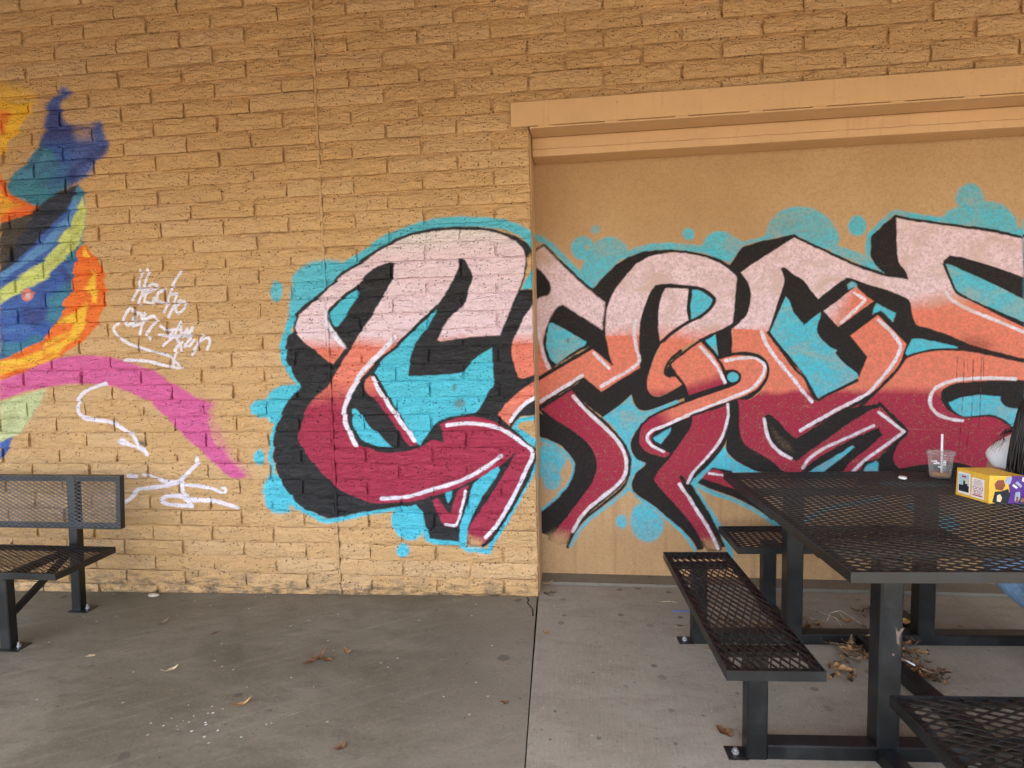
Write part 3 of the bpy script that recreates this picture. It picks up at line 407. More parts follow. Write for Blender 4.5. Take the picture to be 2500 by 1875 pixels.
s|l|cyan|8.8|30.5|1|1|3112,1892 3119,2037 3137,2061 3191,2120 3248,2162 3326,2144 3482,2112 3536,2104
s|f|cyan|14.6|0|0.92|1|3706,2221 3704,2198 3694,2177 3679,2161 3659,2151 3637,2148 3615,2153 3595,2165 3579,2183 3567,2205 3563,2228 3566,2251 3575,2272 3591,2288 3610,2298 3632,2300 3654,2296 3674,2283 3690,2266 3702,2244
s|f|cyan|12.7|0|0.95|1|3498,2127 3534,2164 3587,2179 3705,2203 3791,2186 3845,2138 3873,2095 3886,2059 3927,2026 3930,1973 3710,2053 3510,2084
s|l|blk|12.4|20.4|0.95|1|1263,2064 1340,1980 1440,1876 1532,1795 1570,1770
s|f|blk|7.5|0|1|1|1189,1924 1229,1926 1268,1890 1298,1834 1307,1795 1282,1763 1237,1751 1185,1732
s|f|blk|5.4|0|1|0|1549,1786 1618,1861 1696,1934 1772,1978 1848,2002 1924,2010 2021,2010 2147,1993 2266,1958 2354,1908 2422,2004 2556,2039 2716,2064 2727,2043 2412,1855 2457,1801 2477,1710 2469,1650 2429,1591 2374,1543 2375,1394 2445,1398 2519,1382 2564,1346 2584,1290 2573,1229 2528,1160 2469,1115 2297,1349 2148,1499 1959,1472 1844,1319 1630,1527 1628,1706
s|f|blk|5.5|0|1|1|1378,1709 1506,1616 1607,1551 1633,1531 1640,1456 1673,1336 1647,1348 1558,1433 1527,1447 1440,1401 1296,1311 1198,1241 1199,1258 1296,1317 1243,1465 1261,1544 1294,1630 1339,1696
s|f|blk|5.6|0|1|1|1195,1069 1421,1196 1493,1266 1602,1169 1844,1320 1890,1284 1878,1217 1889,1166 1920,1140 1958,1140 2080,1206 2099,1210 2124,1139 2050,1112 1942,1070 1873,1051 1831,1055 1800,1088 1781,1147 1710,1084 1610,1012 1530,1074 1436,1163 1421,1184 1236,1061 1194,1045
s|f|cyan|5.4|0|1|1|1781,1149 1710,1084 1610,1012 1662,961 1724,872 1763,792 1771,695 1753,606 1721,540 1765,561 1811,521 1780,573 1785,622 1809,671 1856,711 1862,729 1817,752 1786,784 1775,832 1783,888 1834,960 1904,1019 1996,1066 2059,1099 2050,1114 1958,1078 1881,1051 1831,1055 1796,1095
s|l|cyan|7.7|24.3|1|1|1207,882 1287,853 1367,800 1418,735 1427,678 1393,595 1313,504 1215,415
s|f|cyan|15.4|0|1|1|1197,800 1247,849 1311,833 1386,759 1367,718 1340,669 1346,620 1322,574 1281,556 1245,574 1230,627 1194,668
s|f|blk|6.4|0|1|1|1194,1053 1258,1028 1401,934 1495,861 1542,792 1561,719 1556,654 1523,588 1425,455 1343,346 1268,261 1194,285 1197,390 1304,485 1389,585 1426,669 1431,727 1400,784 1351,833 1287,870 1191,902
s|l|cyan|7.4|20.4|1|1|1807,521 1917,446 2017,360 2102,276 2157,187
s|f|cyan|17.3|0|0.95|1|1839,497 1787,439 1771,369 1786,295 1829,247 1884,234 1939,263 1968,331 1967,388
s|f|cyan|15|0|0.95|1|1749,361 1747,347 1742,335 1735,326 1726,320 1715,317 1705,320 1695,325 1688,334 1684,346 1682,360 1684,373 1689,385 1696,394 1706,400 1716,403 1726,400 1736,395 1743,386 1747,374
s|l|cyan|9.7|32.1|0.95|1|2148,604 2164,552 2210,480 2263,400 2317,304 2356,208 2371,127
s|l|cyan|7.2|26|1|1|2168,596 2263,545 2377,506 2490,451 2595,381 2678,326
s|f|cyan|5.9|0|1|1|2339,843 2346,792 2392,746 2450,715 2548,672 2376,673 2243,698 2255,720 2300,760 2330,823
s|f|blk|5.3|0|1|1|1958,1046 1904,1015 1834,960 1787,888 1775,832 1790,784 1817,752 1862,729 1856,711 1809,671 1785,622 1780,573 1808,533 1901,469 1994,389 2087,309 2149,236 2172,188 2209,193 2227,246 2118,366 1925,607 2064,840 2148,958 2148,1013 2027,1046
s|f|blk|6.1|0|1|1|2078,646 2103,634 2148,584 2187,512 2256,400 2337,211 2302,203 2256,319 2187,424 2118,528 2076,608
s|f|blk|6|0|1|1|2164,608 2202,649 2247,703 2376,681 2421,574 2527,511 2632,413 2610,381 2490,466 2377,522 2255,569
s|l|blk|4.8|32|1|0|2185,639 2234,685 2319,675 2410,564 2301,600 2185,639
s|f|crim|5.3|0|1|1|2185,639 2234,685 2319,675 2410,564 2301,600
s|l|whit|3.6|13.7|1|1|2240,666 2323,655
s|f|blk|5.2|0|1|1|2328,1098 2418,1116 2424,1027 2434,863 2487,811 2599,737 2739,675 2740,651 2548,670 2450,711 2390,747 2345,794 2337,839 2348,910 2357,988
s|l|blk|5|33.2|1|0|1203,2001 1231,2039 1267,2059 1394,1924 1532,1793 1628,1713 1628,1699 1611,1549 1378,1706 1341,1690 1294,1622 1260,1528 1251,1465 1269,1377 1300,1317 1207,1254 1191,1258 1192,1712 1237,1751 1285,1762 1307,1795 1298,1842 1260,1902 1213,1946 1203,2001
s|f|G3|7.5|0|1|1|1203,2001 1231,2039 1267,2059 1394,1924 1532,1793 1628,1713 1628,1699 1611,1549 1378,1706 1341,1690 1294,1622 1260,1528 1251,1465 1269,1377 1300,1317 1207,1254 1191,1258 1192,1712 1237,1751 1285,1762 1307,1795 1298,1842 1260,1902 1213,1946
s|f|wall|50|0|0.75|1|1191,2017 1255,2053 1332,1973 1292,1943 1230,1977
s|l|whit|6.3|22.3|0.85|1|1221,1561 1239,1465 1254,1401 1282,1325
s|l|blk|5.1|33.7|1|0|1206,1236 1376,1335 1551,1433 1662,1336 1672,1331 1643,1441 1631,1535 1834,1530 1845,1321 1602,1172 1489,1268 1223,1095 1195,1077 1206,1236
s|f|coral|5.1|0|1|1|1206,1236 1376,1335 1551,1433 1662,1336 1672,1331 1643,1441 1631,1535 1834,1530 1845,1321 1602,1172 1489,1268 1223,1095 1195,1077
s|l|blk|5.1|20.9|1|1|1202,1247 1376,1346 1551,1443
s|l|blk|5.1|19.4|1|1|1199,1060 1316,1125 1425,1189
s|l|whit|4.4|18.8|1|1|1558,1409 1649,1313
s|l|whit|4.5|20.5|1|1|1487,1271 1232,1117
s|f|cyan|5|0|1|1|1296,1596 1319,1594 1419,1536 1514,1476 1504,1458 1417,1406 1332,1342 1297,1377 1274,1441 1272,1496 1283,1559
s|f|G3|4.9|0|1|1|1631,1511 1635,1628 1652,1706 1694,1789 1748,1857 1817,1931 1893,1973 1999,1991 2110,1982 2221,1955 2324,1902 2383,1847 2435,1778 2461,1703 2454,1643 2422,1598 2385,1577 2311,1533 2237,1504 2163,1468 2073,1416 2012,1363 1981,1316 1978,1277 2004,1253 2046,1257 2082,1209 2012,1167 1958,1143 1912,1143 1881,1177 1877,1224 1890,1287 1913,1357 1944,1418 1967,1472 2020,1510 2095,1562 2185,1605 2244,1649 2268,1702 2244,1740 2185,1780 2095,1795 1998,1806 1930,1797 1900,1767 1869,1691 1846,1622 1834,1545 1834,1506
s|f|blk|4.8|0|1|1|1929,1800 1991,1794 1960,1727 1946,1643 1946,1550 1953,1473 1971,1476 1921,1380 1886,1279 1832,1323 1834,1545 1846,1622 1869,1691 1900,1767
s|l|blk|4.8|31.6|1|0|1987,1783 2103,1779 2122,1771 2114,1707 2110,1646 2123,1592 2035,1539 1953,1468 1944,1550 1945,1643 1960,1727 1987,1783
s|f|G3|4.8|0|1|1|1987,1783 2103,1779 2122,1771 2114,1707 2110,1646 2123,1592 2035,1539 1953,1468 1944,1550 1945,1643 1960,1727
s|l|blk|4.8|18.1|1|1|2073,1409 2016,1360 1988,1315 1983,1277 2008,1257
s|l|blk|4.2|17.9|1|1|2129,1775 2122,1706 2119,1653 2129,1588
s|f|cyan|4.7|0|1|1|2142,1768 2177,1767 2222,1741 2257,1710 2244,1672 2207,1635 2148,1591 2133,1590 2131,1660 2136,1706
s|l|blk|4.8|18.1|1|1|1929,1795 1998,1802 2103,1789 2185,1776 2244,1740 2268,1702 2244,1657 2185,1609 2118,1580 2020,1516 1963,1465
s|l|whit|4.8|19.9|0.85|1|1807,1600 1801,1531 1812,1437 1822,1339 1602,1204
s|f|blk|4.7|0|1|1|2206,1463 2282,1520 2379,1545 2372,1470 2376,1392 2297,1353 2268,1388
s|f|cyan|4.7|0|1|1|2208,1462 2273,1502 2280,1465 2291,1374 2268,1388 2223,1443
s|f|blk|4.8|0|1|1|1978,1285 2001,1320 2023,1327 2065,1268 2103,1205 2125,1138 2080,1127 2069,1198 2080,1209 2046,1259 2008,1252 1981,1266
s|l|blk|4.8|31.9|1|0|2016,1331 2178,1454 2202,1459 2253,1404 2290,1349 2314,1287 2337,1213 2122,1141 2100,1205 2057,1268 2023,1316 2016,1331
s|f|G4|4.8|0|1|1|2016,1331 2178,1454 2202,1459 2253,1404 2290,1349 2314,1287 2337,1213 2122,1141 2100,1205 2057,1268 2023,1316
s|l|blk|4.2|14.9|1|1|2204,1457 2268,1387 2306,1332 2331,1279
s|l|whit|3.8|19.5|1|1|2189,1431 2253,1358 2298,1287 2333,1213
s|f|blk|5.2|0|1|1|2297,1365 2371,1394 2445,1398 2519,1382 2564,1346 2584,1290 2573,1229 2528,1160 2469,1115 2373,1089 2269,1047 2178,1004 1919,963 1888,1011 2095,1103 2095,1135 2343,1209 2327,1287
s|l|blk|4.7|31.2|1|0|2297,1354 2372,1372 2445,1374 2511,1357 2556,1322 2567,1280 2553,1234 2513,1177 2447,1139 2373,1113 2224,1056 2148,1021 2057,986 1965,943 1919,920 1899,888 1907,856 1941,824 2017,788 1987,766 1926,776 1872,800 1833,840 1826,888 1849,960 1896,1003 1965,1042 2057,1077 2186,1127 2298,1168 2373,1194 2415,1221 2423,1255 2394,1288 2335,1288 2316,1330 2297,1354
s|f|G5|4.7|0|1|1|2297,1354 2372,1372 2445,1374 2511,1357 2556,1322 2567,1280 2553,1234 2513,1177 2447,1139 2373,1113 2224,1056 2148,1021 2057,986 1965,943 1919,920 1899,888 1907,856 1941,824 2017,788 1987,766 1926,776 1872,800 1833,840 1826,888 1849,960 1896,1003 1965,1042 2057,1077 2186,1127 2298,1168 2373,1194 2415,1221 2423,1255 2394,1288 2335,1288 2316,1330
s|f|blk|4.7|0|1|1|2327,1288 2387,1292 2423,1262 2415,1222 2373,1193 2268,1156 2125,1111 2110,1138 2343,1209
s|f|cyan|4.7|0|1|1|2409,1247 2407,1238 2403,1230 2395,1223 2387,1220 2376,1218 2366,1220 2357,1224 2349,1231 2345,1239 2343,1248 2345,1257 2349,1265 2357,1272 2365,1275 2376,1277 2386,1275 2395,1271 2403,1264 2407,1256
s|l|whit|3.8|17.8|1|1|2333,1345 2409,1358 2482,1361 2526,1345 2554,1314 2550,1268 2513,1207 2469,1170 2373,1127 2224,1068 2072,1002 1980,959 1911,932 1880,904 1876,872 1903,836 1974,800
s|f|blk|4.9|0|1|1|1902,886 1942,926 2057,981 2148,1020 2146,966 2112,907 2064,834 2022,788 1941,825 1907,856
s|f|cyan|6.1|0|1|1|1909,886 2013,943 2009,919 1957,846 1926,862
s|l|blk|5.1|33.8|1|0|1239,1065 1421,1184 1436,1155 1498,1075 1607,969 1685,889 1735,808 1750,719 1738,646 1698,589 1602,507 1489,406 1423,323 1373,230 1324,221 1275,245 1343,346 1425,455 1523,588 1556,670 1565,719 1542,792 1495,865 1401,938 1314,995 1258,1036 1239,1065
s|f|crim|6.4|0|1|1|1239,1065 1421,1184 1436,1155 1498,1075 1607,969 1685,889 1735,808 1750,719 1738,646 1698,589 1602,507 1489,406 1423,323 1373,230 1324,221 1275,245 1343,346 1425,455 1523,588 1556,670 1565,719 1542,792 1495,865 1401,938 1314,995 1258,1036
s|l|blk|5.1|19.3|1|1|1243,1049 1314,991 1401,934 1495,861 1540,792 1560,719 1553,670 1520,592 1422,459 1339,350
s|l|crim|5|34.9|1|1|1435,1155 1495,1075 1601,968 1677,887 1725,806 1738,719 1727,650 1687,597 1594,519 1483,419 1415,327
s|f|wall|41.4|0|0.9|1|1251,244 1309,287 1382,280 1389,230 1340,179 1258,186
s|l|blk|6.3|19|1|1|1437,1179 1499,1091 1623,977 1709,880 1760,792 1768,703 1749,614 1698,548 1602,466 1488,373 1423,289 1382,192
s|l|cyan|9.9|20.4|0.95|1|1765,573 1721,532 1617,449 1504,357 1439,273 1401,197
s|l|whit|4.5|22.2|1|1|1432,1145 1498,1066 1607,961 1685,881 1733,800 1748,719 1734,646 1682,581 1602,515 1489,415 1413,293
s|f|cyan|7.1|0|1|1|2330,827 2224,720 2112,600 2164,596 2255,701 2349,776
s|l|blk|4.8|31.8|1|0|2144,1012 2343,1080 2353,1059 2344,980 2326,902 2292,831 2224,744 2148,664 2112,604 2072,616 2118,528 2187,424 2256,319 2302,199 2241,197 2187,270 2133,358 2056,454 1979,543 1921,611 1917,631 1945,683 1995,740 2064,840 2110,911 2141,974 2144,1012
s|f|crim|5.3|0|1|1|2144,1012 2343,1080 2353,1059 2344,980 2326,902 2292,831 2224,744 2148,664 2112,604 2072,616 2118,528 2187,424 2256,319 2302,199 2241,197 2187,270 2133,358 2056,454 1979,543 1921,611 1917,631 1945,683 1995,740 2064,840 2110,911 2141,974
s|f|wall|29.1|0|0.8|1|2210,254 2272,255 2302,190 2226,189
s|l|blk|4.7|17.9|1|1|2364,1066 2362,973 2338,882 2303,812 2234,728 2156,648
s|l|blk|7.3|20|1|1|2076,644 2110,600 2137,568
s|l|whit|3.8|16.4|1|1|2347,1084 2350,1020 2329,926 2292,847 2224,760 2148,672 2114,606
s|l|whit|4.4|19.2|1|1|2066,597 2118,520 2187,407 2248,303 2293,200
s|f|blk|5.1|0|1|0|2396,1972 2424,2008 2540,2040 2711,2066 2896,1955 3038,1884 3205,1823 3330,1786 3387,1707 3392,1532 3530,1477 3667,1415 3803,1368 3965,1318 3965,1296 3838,1327 3737,1355 3601,1378 3465,1381 3383,1362 3332,1347 3282,1264 3242,1220 3201,1171 3098,1059 2841,1046 2619,1431 2571,1504 2369,1513 2396,1853
s|f|blk|4.7|0|1|1|3248,2151 3327,2124 3483,2096 3644,2069 3777,2043 3935,1992 3966,1285 3598,1482 3337,1782 3247,1798 3198,1829 3149,1882 3127,1920 3126,1979 3130,2040
s|l|blk|4.6|30.6|1|0|2415,1861 2562,1958 2711,2048 2896,1950 3038,1877 3199,1814 3331,1788 3315,1833 3276,1886 3265,1966 3257,2135 3327,2115 3483,2085 3644,2053 3777,2025 3936,1981 3945,1769 3785,1836 3650,1884 3543,1911 3510,1884 3518,1840 3547,1774 3583,1701 3652,1662 3727,1620 3829,1562 3957,1494 3964,1323 3803,1368 3667,1415 3530,1477 3427,1516 3378,1532 3356,1584 3337,1669 3284,1703 3214,1735 3110,1768 3004,1805 2928,1759 2848,1692 2801,1741 2765,1802 2707,1841 2658,1882 2638,1879 2650,1851 2661,1806 2651,1761 2630,1695 2602,1598 2574,1514 2472,1488 2369,1483 2369,1528 2449,1610 2474,1707 2462,1790 2415,1861
s|f|G7|4.6|0|1|1|2415,1861 2562,1958 2711,2048 2896,1950 3038,1877 3199,1814 3331,1788 3315,1833 3276,1886 3265,1966 3257,2135 3327,2115 3483,2085 3644,2053 3777,2025 3936,1981 3945,1769 3785,1836 3650,1884 3543,1911 3510,1884 3518,1840 3547,1774 3583,1701 3652,1662 3727,1620 3829,1562 3957,1494 3964,1323 3803,1368 3667,1415 3530,1477 3427,1516 3378,1532 3356,1584 3337,1669 3284,1703 3214,1735 3110,1768 3004,1805 2928,1759 2848,1692 2801,1741 2765,1802 2707,1841 2658,1882 2638,1879 2650,1851 2661,1806 2651,1761 2630,1695 2602,1598 2574,1514 2472,1488 2369,1483 2369,1528 2449,1610 2474,1707 2462,1790
s|f|blk|4.2|0|1|1|3542,1914 3617,1896 3785,1836 3945,1767 3957,1494 3829,1560 3727,1620 3652,1662 3583,1701 3547,1774 3518,1840 3504,1868
s|f|cyan|4.3|0|1|1|3522,1867 3551,1860 3653,1806 3789,1737 3950,1644 3956,1522 3794,1600 3658,1669 3589,1715 3561,1774
s|l|whit|3.8|17.6|1|1|3530,1710 3551,1673 3633,1620 3729,1573 3830,1527 3958,1465
s|l|blk|4.7|30.9|1|0|2550,1016 2756,924 3126,1097 3205,1082 3349,917 3273,851 3057,671 2716,659 2590,751 2448,847 2417,925 2413,1097 2550,1016
s|f|crim|4.7|0|1|1|2550,1016 2756,924 3126,1097 3205,1082 3349,917 3273,851 3057,671 2716,659 2590,751 2448,847 2417,925 2413,1097
s|f|G8|4.7|0|1|1|2369,1536 2574,1511 2619,1439 2707,1319 2758,1276 2810,1184 2844,1114 2869,1119 2982,1174 3068,1224 3073,1241 3121,1353 3025,1478 3173,1594 3205,1566 3331,1426 3327,1408 3284,1267 3262,1238 3201,1179 3118,1123 2914,1004 2756,912 2742,873 2669,928 2602,994 2561,1016 2550,983 2573,893 2604,831 2656,788 2741,743 2804,675 2716,675 2590,753 2500,806 2440,853 2425,924 2415,1027 2405,1112 2469,1112 2528,1157 2574,1228 2585,1290 2566,1347 2520,1383 2445,1400 2370,1395
s|f|blk|5.1|0|1|1|2553,987 2561,1018 2583,1027 2624,996 2683,928 2739,876 2793,912 2914,992 3020,1052 3098,1067 3196,1084 3190,1057 3127,1031 3022,959 2881,852 2741,743 2670,786 2611,837 2581,900
s|f|brn|23.2|0|0.45|1|2599,948 2640,893 2699,839 2721,800 2677,823 2625,878
s|f|blk|5.1|0|1|1|2767,675 2846,751 3024,861 3130,914 3194,942 3216,897 3132,813 3041,736 2992,676
s|f|cyan|4.6|0|1|1|2804,671 2876,722 2990,792 3053,839 3066,826 2990,759 2934,713 2884,671
s|f|blk|4.5|0|1|1|2658,1880 2707,1834 2765,1802 2801,1749 2848,1692 2998,1795 2992,1805 3018,1808 3110,1768 3284,1696 3337,1669 3356,1584 3378,1532 3407,1487 3330,1423 3173,1593 3025,1478 3121,1353 3081,1237 3001,1314 2943,1377 2844,1500 2860,1613 2772,1547 2717,1617 2687,1693 2669,1714 2574,1507 2630,1695 2661,1806 2642,1870
s|f|cyan|4.5|0|1|1|2668,1714 2687,1693 2717,1617 2772,1546 2860,1615 2860,1589 2844,1500 2906,1425 2954,1395 2944,1379 3000,1316 3074,1255 3069,1232 2982,1180 2856,1117 2810,1200 2758,1284 2692,1369 2618,1462 2585,1508 2617,1590 2652,1679
s|l|blk|4.6|16|1|1|2574,1507 2641,1412 2729,1288 2780,1238 2847,1109 2911,1137 3070,1217
s|l|whit|4.1|19|1|1|2538,1509 2568,1432 2656,1307 2708,1245 2752,1185 2822,1096
s|l|blk|4.5|29.8|1|0|2881,1624 3051,1757 3145,1671 2961,1530 2881,1624
s|f|G6|4.5|0|1|1|2881,1624 3051,1757 3145,1671 2961,1530
s|l|whit|4|16.8|1|1|3045,1719 3101,1683 3091,1665 2974,1552
s|f|cyan|6.6|0|1|1|3005,1770 3026,1789 3050,1777 3054,1761 3013,1744
s|f|cyan|5.5|0|1|1|3165,1657 3268,1601 3254,1552 3190,1618 3145,1597 3148,1627
s|f|cyan|4.4|0|1|1|3357,1452 3408,1450 3600,1402 3602,1390 3499,1393 3397,1377 3335,1356 3326,1371 3347,1422
s|l|blk|4.4|29.2|1|0|3284,1267 3336,1341 3465,1377 3601,1378 3737,1355 3965,1296 3993,657 3762,692 3624,735 3527,727 3416,719 3312,698 3277,746 3288,815 3349,917 3205,1082 3098,1067 3201,1171 3284,1267
s|f|G3|4.4|0|1|1|3284,1267 3336,1341 3465,1377 3601,1378 3737,1355 3965,1296 3993,657 3762,692 3624,735 3527,727 3416,719 3312,698 3277,746 3288,815 3349,917 3205,1082 3098,1067 3201,1171
s|l|blk|4.4|15.2|1|1|3328,1352 3282,1271 3201,1179 3098,1067
s|l|blk|4.4|16.9|1|1|3193,1084 3346,919 3300,860
s|l|whit|4.2|19.2|1|1|2556,995 2573,909 2604,839 2656,790 2709,759
s|l|whit|4.1|18.9|1|1|2763,927 2842,977 2984,1060 3125,1138 3193,1217 3254,1298 3294,1379 3299,1416 3256,1484 3177,1563
s|l|whit|4.2|16.1|1|1|2778,702 2817,761 2903,823 3059,899 3166,952
s|l|whit|4|16.9|1|1|3191,1032 3332,915 3224,830 3120,746 3060,682
s|f|blk|5.2|0|1|1|3969,1208 3810,1207 3675,1202 3594,1192 3540,1167 3521,1130 3529,1085 3572,1032 3649,993 3750,999 3818,991 3873,956 3915,924 3982,922
s|l|whit|3.8|18.6|1|1|3906,1213 3809,1220 3708,1220 3607,1214 3539,1193 3486,1160 3465,1108 3475,1056 3518,1010 3581,987 3639,978
s|f|cyan|4.8|0|1|1|3564,1081 3611,1106 3712,1124 3833,1115 3838,1089 3855,1063 3896,1048 3977,1040 3980,947 3908,932 3866,978 3804,1008 3716,1009 3642,1002 3585,1047
s|f|blk|5.5|0|1|1|3348,919 3314,875 3288,815 3277,752 3312,697 3416,717 3527,726 3624,733 3728,700 3830,677 3993,650 3997,560 3066,598 3120,738 3197,761
s|f|cyan|6.8|0|1|1|3114,676 3134,715 3184,743 3196,730 3197,676
s|l|cyan|11.2|28.4|1|1|3222,615 3420,601 3629,579 3836,543 4000,499
s|f|crim|14|0|1|1|2628,611 2775,643 2864,550 2762,518
s|l|cyan|11.6|26.5|1|1|2794,384 2924,456 3068,489 3210,522
s|f|cyan|17.8|0|1|1|3353,485 3493,509 3564,449 3462,370
s|f|cyan|17.7|0|1|1|3496,401 3599,434 3650,357 3568,325
s|l|drip|2.6|4.1|0.75|0|3638,1331 3638,1106 3631,905 3626,754
s|l|drip|2.6|4|0.75|0|3685,1327 3688,1031 3666,814
s|l|drip|2.5|4|0.75|0|3727,1337 3732,934
s|l|drip|2.6|4.1|0.75|0|3602,1343 3601,1225
s|l|drip|2.5|4|0.75|0|3737,1340 3742,1230
s|l|drip|2.6|4.1|0.75|0|3653,1335 3660,1246
s|f|drip|46.9|0|0.6|1|3639,1452 3734,1435 3775,1405 3736,1384 3654,1408
s|f|rust|10|0|0.8|1|1413,1489 1412,1484 1411,1480 1409,1477 1407,1476 1403,1475 1400,1476 1398,1478 1396,1481 1395,1485 1394,1490 1395,1494 1396,1498 1398,1501 1401,1503 1404,1503 1407,1503 1409,1501 1412,1498 1412,1494
s|f|cyan|12|0|0.95|1|3905,2090 4100,2075 4330,1990 4420,1800 4440,1500 4430,1100 4390,760 4250,560 4080,470 3960,480 3960,1200
s|f|blk|5|0|1|1|3910,2015 4120,2000 4300,1930 4372,1760 4385,1450 4370,1050 4320,760 4200,620 4060,560 3970,560 3960,1200
s|f|G9|5|0|1|1|3915,1995 4110,1978 4240,1910 4300,1740 4310,1450 4296,1060 4250,800 4150,690 4040,650 3975,657 3978,930 4080,960 4120,1060 4080,1180 3970,1210 3962,1300 3966,1320 4120,1380 4150,1470 4080,1500 3950,1494 3950,1770 4060,1740 4110,1800 4050,1840 3930,1800
s|l|whit|5|20|1|1|4200,1860 4260,1720 4268,1450 4250,1100 4205,860"""
def mural_image(name, wall, x0, x1, z0, z1, res, seed):
    S = []
    for ln in MURAL.strip().split('\n'):
        w, k, c, so, wdt, al, sm, pts = ln.split('|')
        if w == wall: S.append((k, c, float(so), float(wdt), float(al), [tuple(float(v) for v in q.split(',')) for q in pts.split()], int(sm)))
    a = paint(S, x0, x1, z0, z1, res, PAL, GRAD, seed).astype(np.float32)
    im = bpy.data.images.new(name, a.shape[1], a.shape[0], alpha=True, float_buffer=True); im.colorspace_settings.name = 'Non-Color'
    im.alpha_mode = 'CHANNEL_PACKED'; im.pixels.foreach_set(a.ravel()); im.update(); im.pack()
    return im, (x0/1000, z0/1000, a.shape[1]*res/1000, a.shape[0]*res/1000)
def mural_nodes(k, im, box):
    sx, sy, sz = k.sep(k.pos())
    cmb = k.n('ShaderNodeCombineXYZ')
    k.put(cmb.inputs[0], k.ma('DIVIDE', k.ma('SUBTRACT', sx, box[0]), box[2])); k.put(cmb.inputs[1], k.ma('DIVIDE', k.ma('SUBTRACT', sz, box[1]), box[3]))
    t = k.n('ShaderNodeTexImage', image=im, extension='CLIP', interpolation='Linear'); k.put(t.inputs[0], cmb.outputs[0])
    return t.outputs['Color'], t.outputs['Alpha']
IMB, BXB = mural_image('brick_mural', 'b', -4000, 1235, -100, 3500, 3.2, 1)
IMS, BXS = mural_image('stucco_mural', 's', 1180, 4500, 0, 2600, 3.2, 2)

TAN = (.61, .358, .150)
def block_material():
    k = N('painted_slump_block'); p = k.pos()
    mc, mal = mural_nodes(k, IMB, BXB)
    oi = k.n('ShaderNodeObjectInfo')
    big = k.noise(k.vm(p, (1.1,1.1,1.6)), 1., 3); med = k.noise(k.vm(p, (9,9,22)), 1., 5, .6)
    base = k.mix(k.ss(big, .3, .7), tuple(c*.93 for c in TAN), tuple(c*1.05 for c in TAN))
    base = k.mix(k.ss(med, .42, .72, 0, .30), base, (.47,.30,.16))
    base = k.mix(k.ma('MULTIPLY', k.ma('SUBTRACT', oi.outputs['Random'], .4), .24), base, (.8,.6,.4))
    grime = k.noise(k.vm(p, (9,9,26)), 1., 5, .7); base = k.mix(k.ma('MULTIPLY', k.ss(grime, .42, .62), k.ss(k.sep(p)[2], .16, -.02, 0, .75)), base, (.12,.085,.055))
    worn = k.noise(k.vm(p, (60,60,90)), 1., 4, .7)
    alpha = k.ma('MULTIPLY', mal, k.ss(worn, .22, .36, .8, 1.))
    shade = k.noise(k.vm(p, (14,14,30)), 1., 4, .6)
    mcol = k.mix(k.ss(shade, .35, .7, 0, .22), mc, k.mix(1., mc, (.70,.70,.72), 'MULTIPLY'))
    col = k.mix(alpha, base, mcol)
    warp = k.n('ShaderNodeTexNoise'); k.put(warp.inputs['Vector'], k.vm(p, (40,40,40))); warp.inputs['Scale'].default_value = 1.
    wv = k.n('ShaderNodeVectorMath', operation='MULTIPLY_ADD'); k.put(wv.inputs[0], warp.outputs['Color']); wv.inputs[1].default_value = (.9,.9,.9); k.put(wv.inputs[2], k.vm(p, (52,30,66)))
    d, c = k.vor(wv.outputs[0], 1.)
    rs = k.sep(c)
    pit = k.ma('MULTIPLY', k.ss(d, k.ma('MULTIPLY_ADD', rs[1], .20, .14), k.ma('MULTIPLY_ADD', rs[1], .12, .06)), k.ma('GREATER_THAN', rs[0], .48))
    wv2 = k.n('ShaderNodeVectorMath', operation='MULTIPLY_ADD'); k.put(wv2.inputs[0], warp.outputs['Color']); wv2.inputs[1].default_value = (1.5,1.5,1.5); k.put(wv2.inputs[2], k.vm(p, (118,70,150)))
    d2, c2 = k.vor(wv2.outputs[0], 1.); r2 = k.sep(c2)
    pit2 = k.ma('MULTIPLY', k.ss(d2, .34, .16), k.ma('GREATER_THAN', r2[0], .58))
    pits = k.ma('MAXIMUM', pit, k.ma('MULTIPLY', pit2, .6))
    col = k.mix(k.ma('MULTIPLY', pits, .82), col, k.mix(1., col, (.13,.10,.085), 'MULTIPLY'))
    h1 = k.noise(k.vm(p, (13,13,34)), 1., 6, .62, .6); h2 = k.noise(k.vm(p, (120,120,150)), 1., 4, .6)
    h = k.ma('ADD', k.ma('MULTIPLY', h1, 1.), k.ma('MULTIPLY', h2, .16)); h = k.ma('SUBTRACT', h, k.ma('MULTIPLY', pits, .34))
    return k.out(col, k.ss(h1, .35, .65, .62, .46), k.bump(h, .030, 1.), .4)
